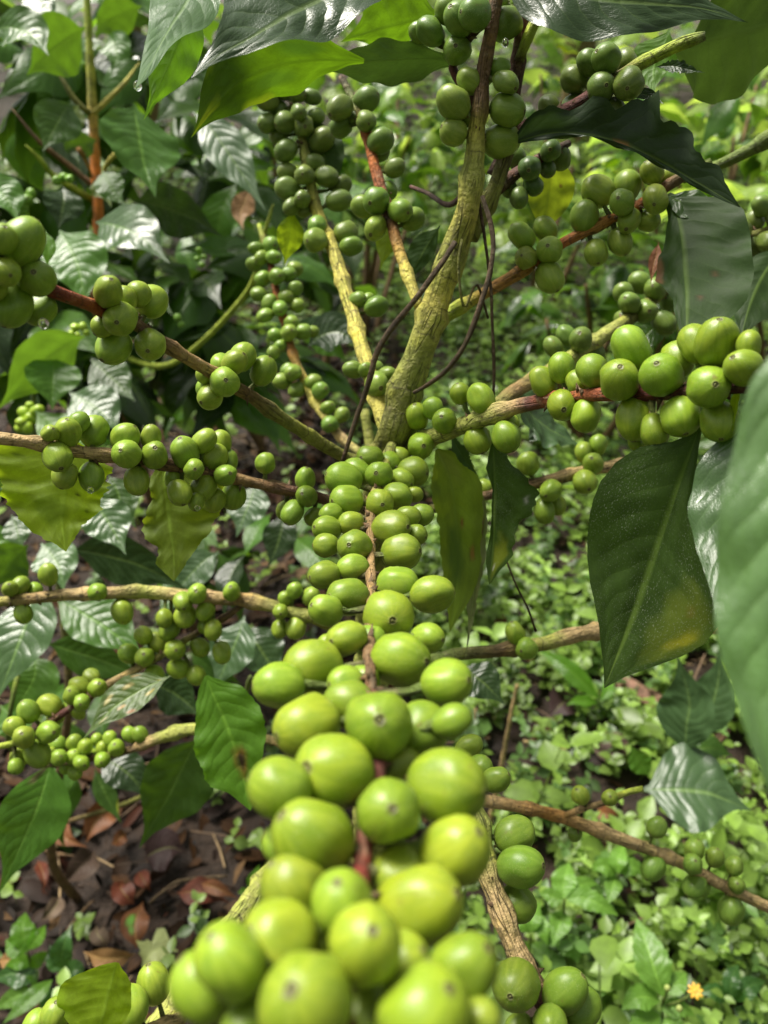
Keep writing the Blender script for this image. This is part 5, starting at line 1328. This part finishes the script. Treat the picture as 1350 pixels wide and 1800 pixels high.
fallen([(106, 1576), (98, 1592), (86, 1606), (70, 1618)], 14, 'deadgrey', 'pointed khaki leaf left of the bare twigs', seed=14, fold=.5)
fallen([(244, 1532), (250, 1544), (258, 1556), (266, 1568)], 14, 'deadred', 'small maroon leaf just above the orange brown tip', seed=15)
fallen([(-5, 1690), (14, 1688), (30, 1686), (44, 1680)], 12, 'deadtan', 'pinkish tan leaf half under the pale seedling', seed=16)
fallen([(966, 1262), (985, 1240), (1005, 1226), (1034, 1216)], 30, 'deadplum', 'dark chocolate leaf among weeds right of the dry upright stick', seed=17, roll=-10)
fallen([(1100, 1345), (1085, 1325), (1070, 1302), (1062, 1280)], 30, 'deadgrey', 'broad grey brown leaf lying on the weeds under the big dusty leaf', seed=18, blotch=[(.5, 0, 1.5, (.085, .055, .05), .7)])
fallen([(1050, 1420), (1062, 1430), (1078, 1436), (1096, 1440)], 14, 'dead', 'brown leaf fragment under the long tan twig', seed=19)
fallen([(905, 1120), (890, 1100), (868, 1090), (850, 1085)], 14, 'deadred', 'red brown leaf far back in the weeds by the thin stalk', seed=20)

def ground_tube(name, pts, label, cat, group=None, c='dry', seed=0, lump=.15):
    P = [on_ground(p[0], p[1], p[2]) for p in pts]
    me, C = tube_mesh(name, P, [p[3] / 2000 for p in pts], [COL[p[4] if len(p) > 4 else c] for p in pts], 8, .006, lump, [.05, .11], seed)
    o = new_obj(name, me)
    return tag(o, label, cat, group)
ground_tube('dry_stick', [(856, 1470, .0, 8), (872, 1390, .09, 7.5), (884, 1330, .16, 7), (897, 1262, .24, 6), (909, 1203, .30, 5)], 'tall dry tan stick standing up out of the weeds', 'stick', 'dry sticks', seed=61)
ground_tube('dry_stick', [(822, 1345, .0, 6), (830, 1300, .05, 5.5), (836, 1246, .11, 5)], 'short dry stick stub right beside the front cherry cluster', 'stick', 'dry sticks', seed=62)
ground_tube('dry_stick', [(920, 1303, .03, 6), (955, 1310, .035, 6), (995, 1318, .03, 5)], 'pale stick lying flat among the weeds', 'stick', 'dry sticks', seed=63)
ground_tube('dry_stick', [(106, 1660, .02, 4), (128, 1622, .03, 4), (158, 1588, .035, 3.4), (166, 1584, .03, 3)], 'thin bare twig lying on the dark soil by the khaki leaf', 'stick', 'dry sticks', 'brown', 64)
ground_tube('dry_stick', [(262, 1588, .03, 4), (285, 1568, .04, 4), (320, 1548, .035, 5), (400, 1540, .03, 5)], 'brown twig running under the deep red leaf', 'stick', 'dry sticks', 'vine', 65)
ground_tube('dry_stick', [(62, 1490, .03, 4), (100, 1500, .035, 4), (138, 1506, .03, 3)], 'thin stick in front of the cream cut stick end', 'stick', 'dry sticks', 'brown', 66)

def bark_slab():
    A, B = on_ground(1088, 1194, .04), on_ground(1178, 1246, .05)
    ax = (B - A).normalized(); sd = ax.cross(Vector((0, 0, 1))).normalized()
    V, K, U, F = [], [], [], []
    n, m = 16, 6
    for i in range(n + 1):
        for j in range(m + 1):
            u = j / m * 2 - 1
            t = i / n
            wv = .020 * (1 + .25 * mnoise.noise(Vector((t * 4, u, 1))))
            p = A.lerp(B, t) + sd * u * wv + Vector((0, 0, .012 * (1 - u * u) + .004 * mnoise.noise(Vector((t * 9, u * 3, 2)))))
            V.append(p); K.append((.22, .12, .09)); U.append((j / m * .3, t * .9))
    N0 = len(V)
    for k in range(N0):
        V.append(V[k] - Vector((0, 0, .010))); K.append((.2, .1, .07)); U.append(U[k])
    c = m + 1
    for i in range(n):
        for j in range(m):
            a = i * c + j
            F.append((a, a + c, a + c + 1, a + 1)); F.append((N0 + a, N0 + a + 1, N0 + a + c + 1, N0 + a + c))
    for i in range(n):
        for j in (0, m):
            a = i * c + j
            F.append((a, a + c, N0 + a + c, N0 + a) if j else (a, N0 + a, N0 + a + c, a + c))
    for j in range(m):
        for i in (0, n):
            a = i * c + j
            F.append((a, a + 1, N0 + a + 1, N0 + a))
    me = mesh_from('bark_piece', V, F, K, 'tint', U); me.materials.append(BARK)
    tag(new_obj('bark_piece', me), 'weathered pinkish piece of bark wood on the ground behind the big dusty leaf', 'wood piece')
bark_slab()

def cut_stick():
    c = on_ground(90, 1478, .03)
    n = (CAM - c).normalized(); n = (n + Vector((-.1, .1, .1))).normalized()
    prof = [(.0155, -.05), (.0165, -.02), (.0163, -.002), (.0150, .0), (.008, -.001), (.0055, -.0015), (.0045, -.006), (.0, -.007)]
    cols = [(.10, .06, .035)] * 2 + [(.3, .2, .1)] + [(.62, .48, .30), (.58, .43, .26), (.40, .27, .15), (.16, .09, .04), (.10, .05, .02)]
    V, K, U, F = [], [], [], []
    sg = 18
    for ri, (r, z) in enumerate(prof):
        for k in range(sg):
            a = 6.2832 * k / sg
            f = 1 + .08 * math.sin(2 * a + 1) + .04 * mnoise.noise(Vector((math.cos(a), math.sin(a), ri)))
            V.append((math.cos(a) * r * f, math.sin(a) * r * f, z)); K.append(cols[ri]); U.append((k / sg, z * 10))
    for i in range(len(prof) - 1):
        for k in range(sg):
            F.append((i * sg + k, i * sg + (k + 1) % sg, (i + 1) * sg + (k + 1) % sg, (i + 1) * sg + k))
    me = mesh_from('cut_stick', V, F, K, 'tint', U); me.materials.append(make_cover_mat('cut_wood', .6, .02))
    o = new_obj('cut_stick', me)
    o.location = c; o.rotation_euler = n.to_track_quat('Z', 'Y').to_euler()
    tag(o, 'cream sawn stick end with a hollow pith on the dark soil', 'stick')
cut_stick()

def weed(label, foot, leaves, stems, mat, cat='weed', name='toothed_weed', teeth=9, stem_c='green'):
    f = on_ground(*foot, 0.0)
    w_ = empty(name, f, label, cat)
    for pts in stems:
        P = [on_ground(*p) for p in pts]
        world_tube('stem', P, [.0016] * len(P), [COL[stem_c]] * len(P), w_, 6, 5, .01)
    for i, (mid, wd, *opt) in enumerate(leaves):
        P = G(*mid)
        kw = dict(opt[0]) if opt else {}
        mm = kw.pop('mat', mat)
        th = kw.pop('teeth', teeth)
        prof = kw.pop('prof', PROF_H)
        px_leaf('leaf', P, [wd * k for k in prof], [wd * k for k in prof], mm, w_, n=36, m=5, teeth=th, seed=i + len(label), fold=kw.pop('fold', .16), wave=kw.pop('wave', .05), **kw)
    return w_
def flower(parent, px, py, h, r):
    c = on_ground(px, py, h)
    n = ((CAM - c).normalized() + Vector((0, 0, .6))).normalized()
    M = n.to_track_quat('Z', 'Y').to_matrix()
    petal = simple_mat('orange_petal', (.62, .34, .02), .5)
    core = simple_mat('flower_core', (.42, .20, .02), .7, 900, (.7, .42, .05))
    for k in range(8):
        a = 6.2832 * k / 8
        d = Vector((math.cos(a), math.sin(a), 0)); s_ = Vector((-d.y, d.x, 0))
        V = [M @ (d * (r * t) + s_ * (r * wv) + Vector((0, 0, r * z))) + c for t, wv, z in [(.25, -.10, .1), (.25, .10, .1), (.65, -.20, .22), (.65, .20, .22), (1.0, -.12, .12), (1.0, .12, .12), (1.05, 0, .1)]]
        me = mesh_from('petal', V, [(0, 1, 3, 2), (2, 3, 5, 4), (4, 5, 6)], None)
        me.materials.append(petal)
        o = new_obj('petal', me); put(o, parent)
    V, F = [], []
    for i in range(5):
        for k in range(10):
            a = 6.2832 * k / 10; q = i / 4 * 1.5
            V.append(M @ Vector((math.cos(a) * math.cos(q) * r * .42, math.sin(a) * math.cos(q) * r * .42, math.sin(q) * r * .3)) + c)
    for i in range(4):
        for k in range(10):
            F.append((i * 10 + k, i * 10 + (k + 1) % 10, i * 10 + 10 + (k + 1) % 10, i * 10 + 10 + k))
    me = mesh_from('flower_head', V, F); me.materials.append(core)
    put(new_obj('flower_head', me), parent)

W1 = weed('pale green toothed weed with an orange flower in front of the small leaved weeds', (1165, 1830), [
    ([(1166, 1752, .17), (1152, 1710, .185), (1136, 1660, .19), (1118, 1612, .185)], 34, dict(roll=10)),
    ([(1168, 1745, .17), (1182, 1735, .175), (1194, 1722, .175), (1207, 1709, .17)], 20, dict(roll=-10)),
    ([(1160, 1760, .16), (1135, 1752, .165), (1115, 1756, .165), (1092, 1775, .155)], 24, {}),
    ([(1162, 1775, .15), (1190, 1772, .155), (1205, 1776, .155), (1222, 1786, .15)], 18, {}),
    ([(1160, 1785, .14), (1140, 1795, .145), (1120, 1812, .145), (1105, 1835, .14)], 26, {}),
    ([(1168, 1790, .14), (1180, 1805, .145), (1190, 1820, .145), (1200, 1840, .14)], 24, {})],
    [[(1165, 1830, 0), (1164, 1790, .10), (1166, 1752, .17)], [(1164, 1770, .14), (1195, 1760, .19), (1221, 1744, .205)], [(1166, 1760, .15), (1171, 1748, .19), (1173, 1738, .21)]], 'herb')
flower(W1, 1222, 1742, .21, .0082)
def bud(parent, px, py, h, r):
    c = on_ground(px, py, h)
    V, F = [], []
    for i in range(6):
        for k in range(8):
            a = 6.2832 * k / 8; q = math.pi * (i / 5 - .5)
            V.append(c + Vector((math.cos(a) * math.cos(q) * r * (1 - .15 * (k % 2)), math.sin(a) * math.cos(q) * r, math.sin(q) * r * 1.2)))
    for i in range(5):
        for k in range(8):
            F.append((i * 8 + k, i * 8 + (k + 1) % 8, i * 8 + 8 + (k + 1) % 8, i * 8 + 8 + k))
    me = mesh_from('flower_bud', V, F); me.materials.append(BUD)
    put(new_obj('flower_bud', me), parent)
BUD = simple_mat('bud_green', (.30, .36, .10), .5)
bud(W1, 1173, 1737, .21, .0038); bud(W1, 1194, 1773, .19, .0040)
weed('blue green toothed weed with a long pointed leaf beside the tan knobbly twig', (990, 1680), [
    ([(992, 1580, .15), (990, 1558, .155), (994, 1540, .16), (1001, 1516, .155)], 24, {}),
    ([(996, 1582, .15), (1025, 1578, .155), (1055, 1590, .155), (1088, 1610, .145)], 20, dict(roll=-8)),
    ([(996, 1578, .15), (1015, 1560, .155), (1032, 1552, .155), (1052, 1554, .15)], 16, {}),
    ([(990, 1582, .15), (975, 1578, .15), (962, 1572, .15), (948, 1572, .145)], 17, {}),
    ([(990, 1600, .12), (985, 1620, .125), (978, 1640, .125), (972, 1662, .12)], 22, {}),
    ([(992, 1640, .08), (1000, 1660, .085), (1010, 1675, .085), (1016, 1695, .08)], 24, {})],
    [[(990, 1690, 0), (990, 1640, .08), (992, 1580, .15)]], 'herb')
weed('bright lime long leaved seedling behind the big dusty leaf tip', (1060, 1265), [
    ([(1052, 1228, .10), (1020, 1195, .12), (985, 1165, .13), (945, 1142, .12)], 17, dict(teeth=0)),
    ([(1056, 1232, .10), (1068, 1215, .11), (1072, 1200, .11), (1070, 1186, .11)], 10, dict(teeth=0)),
    ([(1050, 1235, .09), (1030, 1232, .095), (1012, 1232, .095), (995, 1240, .09)], 10, dict(teeth=0))],
    [[(1058, 1268, 0), (1052, 1228, .10)]], 'bright', 'seedling', 'leafy_seedling', 0)
weed('pale lime lobed seedling at the corner of the bare soil', (58, 1760), [
    ([(48, 1672, .10), (42, 1650, .11), (40, 1630, .115), (45, 1603, .11)], 24, dict(teeth=4, fold=.05)),
    ([(48, 1672, .10), (36, 1668, .105), (24, 1662, .105), (10, 1652, .10)], 18, dict(teeth=0, fold=.05)),
    ([(50, 1670, .10), (60, 1655, .105), (70, 1642, .105), (80, 1626, .10)], 13, dict(teeth=0)),
    ([(54, 1702, .06), (64, 1690, .07), (76, 1680, .07), (88, 1674, .065)], 12, dict(teeth=0)),
    ([(52, 1700, .06), (40, 1692, .065), (26, 1692, .065), (8, 1698, .06)], 13, dict(teeth=0)),
    ([(54, 1705, .05), (58, 1715, .055), (60, 1725, .055), (62, 1736, .05)], 10, dict(teeth=0))],
    [[(58, 1762, 0), (55, 1705, .05), (48, 1672, .10)]], 'bright', 'seedling', 'leafy_seedling', 0)
weed('dark glossy seedling with one upright pointed leaf by the lime lobed one', (118, 1760), [
    ([(114, 1708, .07), (108, 1685, .09), (114, 1655, .11), (128, 1620, .115)], 19, dict(teeth=0, roll=-15, prof=PROF)),
    ([(112, 1706, .07), (100, 1695, .075), (92, 1680, .08), (88, 1660, .08)], 14, dict(teeth=0)),
    ([(116, 1712, .06), (128, 1705, .065), (138, 1706, .065), (148, 1716, .06)], 16, dict(teeth=0)),
    ([(112, 1735, .04), (98, 1752, .045), (80, 1772, .045), (62, 1800, .04)], 16, dict(teeth=0, roll=20))],
    [[(118, 1762, 0), (115, 1730, .04), (114, 1708, .07)]], 'herbdark', 'seedling', 'leafy_seedling', 0)
weed('low seedling with a dark round leaf and a long narrow shining leaf', (70, 1800), [
    ([(62, 1728, .05), (45, 1715, .055), (20, 1712, .055), (-15, 1722, .05)], 22, dict(teeth=0)),
    ([(92, 1722, .06), (70, 1742, .065), (40, 1768, .065), (4, 1800, .06)], 15, dict(teeth=0, mat='bright', roll=20)),
    ([(60, 1745, .04), (40, 1748, .045), (15, 1758, .045), (-12, 1776, .04)], 17, dict(teeth=0, mat='herb'))],
    [[(75, 1800, 0), (70, 1745, .05)]], 'herbdark', 'seedling', 'leafy_seedling', 0)
weed('tiny two leaved seedling beside the lichened limb', (432, 1575), [
    ([(436, 1560, .04), (442, 1548, .05), (450, 1536, .055), (456, 1520, .05)], 9, dict(teeth=0)),
    ([(434, 1562, .03), (428, 1566, .032), (424, 1568, .032), (418, 1568, .03)], 6, dict(teeth=0))],
    [[(432, 1575, 0), (436, 1560, .04)]], 'bright', 'seedling', 'leafy_seedling', 0)
weed('dark leaved weed clump right of the pale toothed weed', (1300, 1790), [
    ([(1290, 1760, .08), (1310, 1740, .10), (1325, 1730, .10), (1345, 1725, .09)], 18, dict(teeth=7)),
    ([(1285, 1758, .08), (1262, 1745, .09), (1245, 1742, .09), (1225, 1748, .085)], 16, dict(teeth=7)),
    ([(1288, 1755, .09), (1285, 1735, .10), (1288, 1715, .105), (1298, 1695, .10)], 16, dict(teeth=7)),
    ([(1290, 1770, .06), (1310, 1785, .065), (1325, 1795, .065), (1345, 1800, .06)], 18, dict(teeth=7))],
    [[(1296, 1795, 0), (1290, 1760, .08)]], 'herbdark', 'weed')


weed('serrated weed with drooping leaves between the knobbly twig and the blue green weed', (930, 1700), [
    ([(932, 1640, .10), (920, 1622, .11), (905, 1612, .11), (888, 1612, .10)], 19, {}),
    ([(934, 1638, .10), (948, 1625, .11), (955, 1640, .11), (962, 1662, .10)], 16, {}),
    ([(933, 1640, .11), (935, 1620, .12), (940, 1602, .12), (950, 1586, .115)], 17, {}),
    ([(932, 1662, .06), (918, 1668, .065), (905, 1680, .065), (894, 1700, .06)], 18, {}),
    ([(934, 1660, .06), (950, 1672, .065), (958, 1690, .065), (962, 1712, .06)], 17, {})],
    [[(930, 1705, 0), (932, 1662, .06), (933, 1640, .11)]], 'herb')
weed('serrated weed with four spread leaves under the long tan twig', (1085, 1580), [
    ([(1086, 1535, .09), (1070, 1525, .10), (1055, 1522, .10), (1036, 1530, .09)], 17, {}),
    ([(1088, 1534, .09), (1104, 1524, .10), (1118, 1526, .10), (1136, 1538, .09)], 17, {}),
    ([(1087, 1535, .10), (1086, 1515, .11), (1090, 1500, .11), (1098, 1484, .105)], 17, {}),
    ([(1086, 1540, .08), (1078, 1556, .085), (1074, 1572, .085), (1068, 1592, .08)], 17, {})],
    [[(1085, 1585, 0), (1086, 1560, .05), (1087, 1535, .10)]], 'herb')
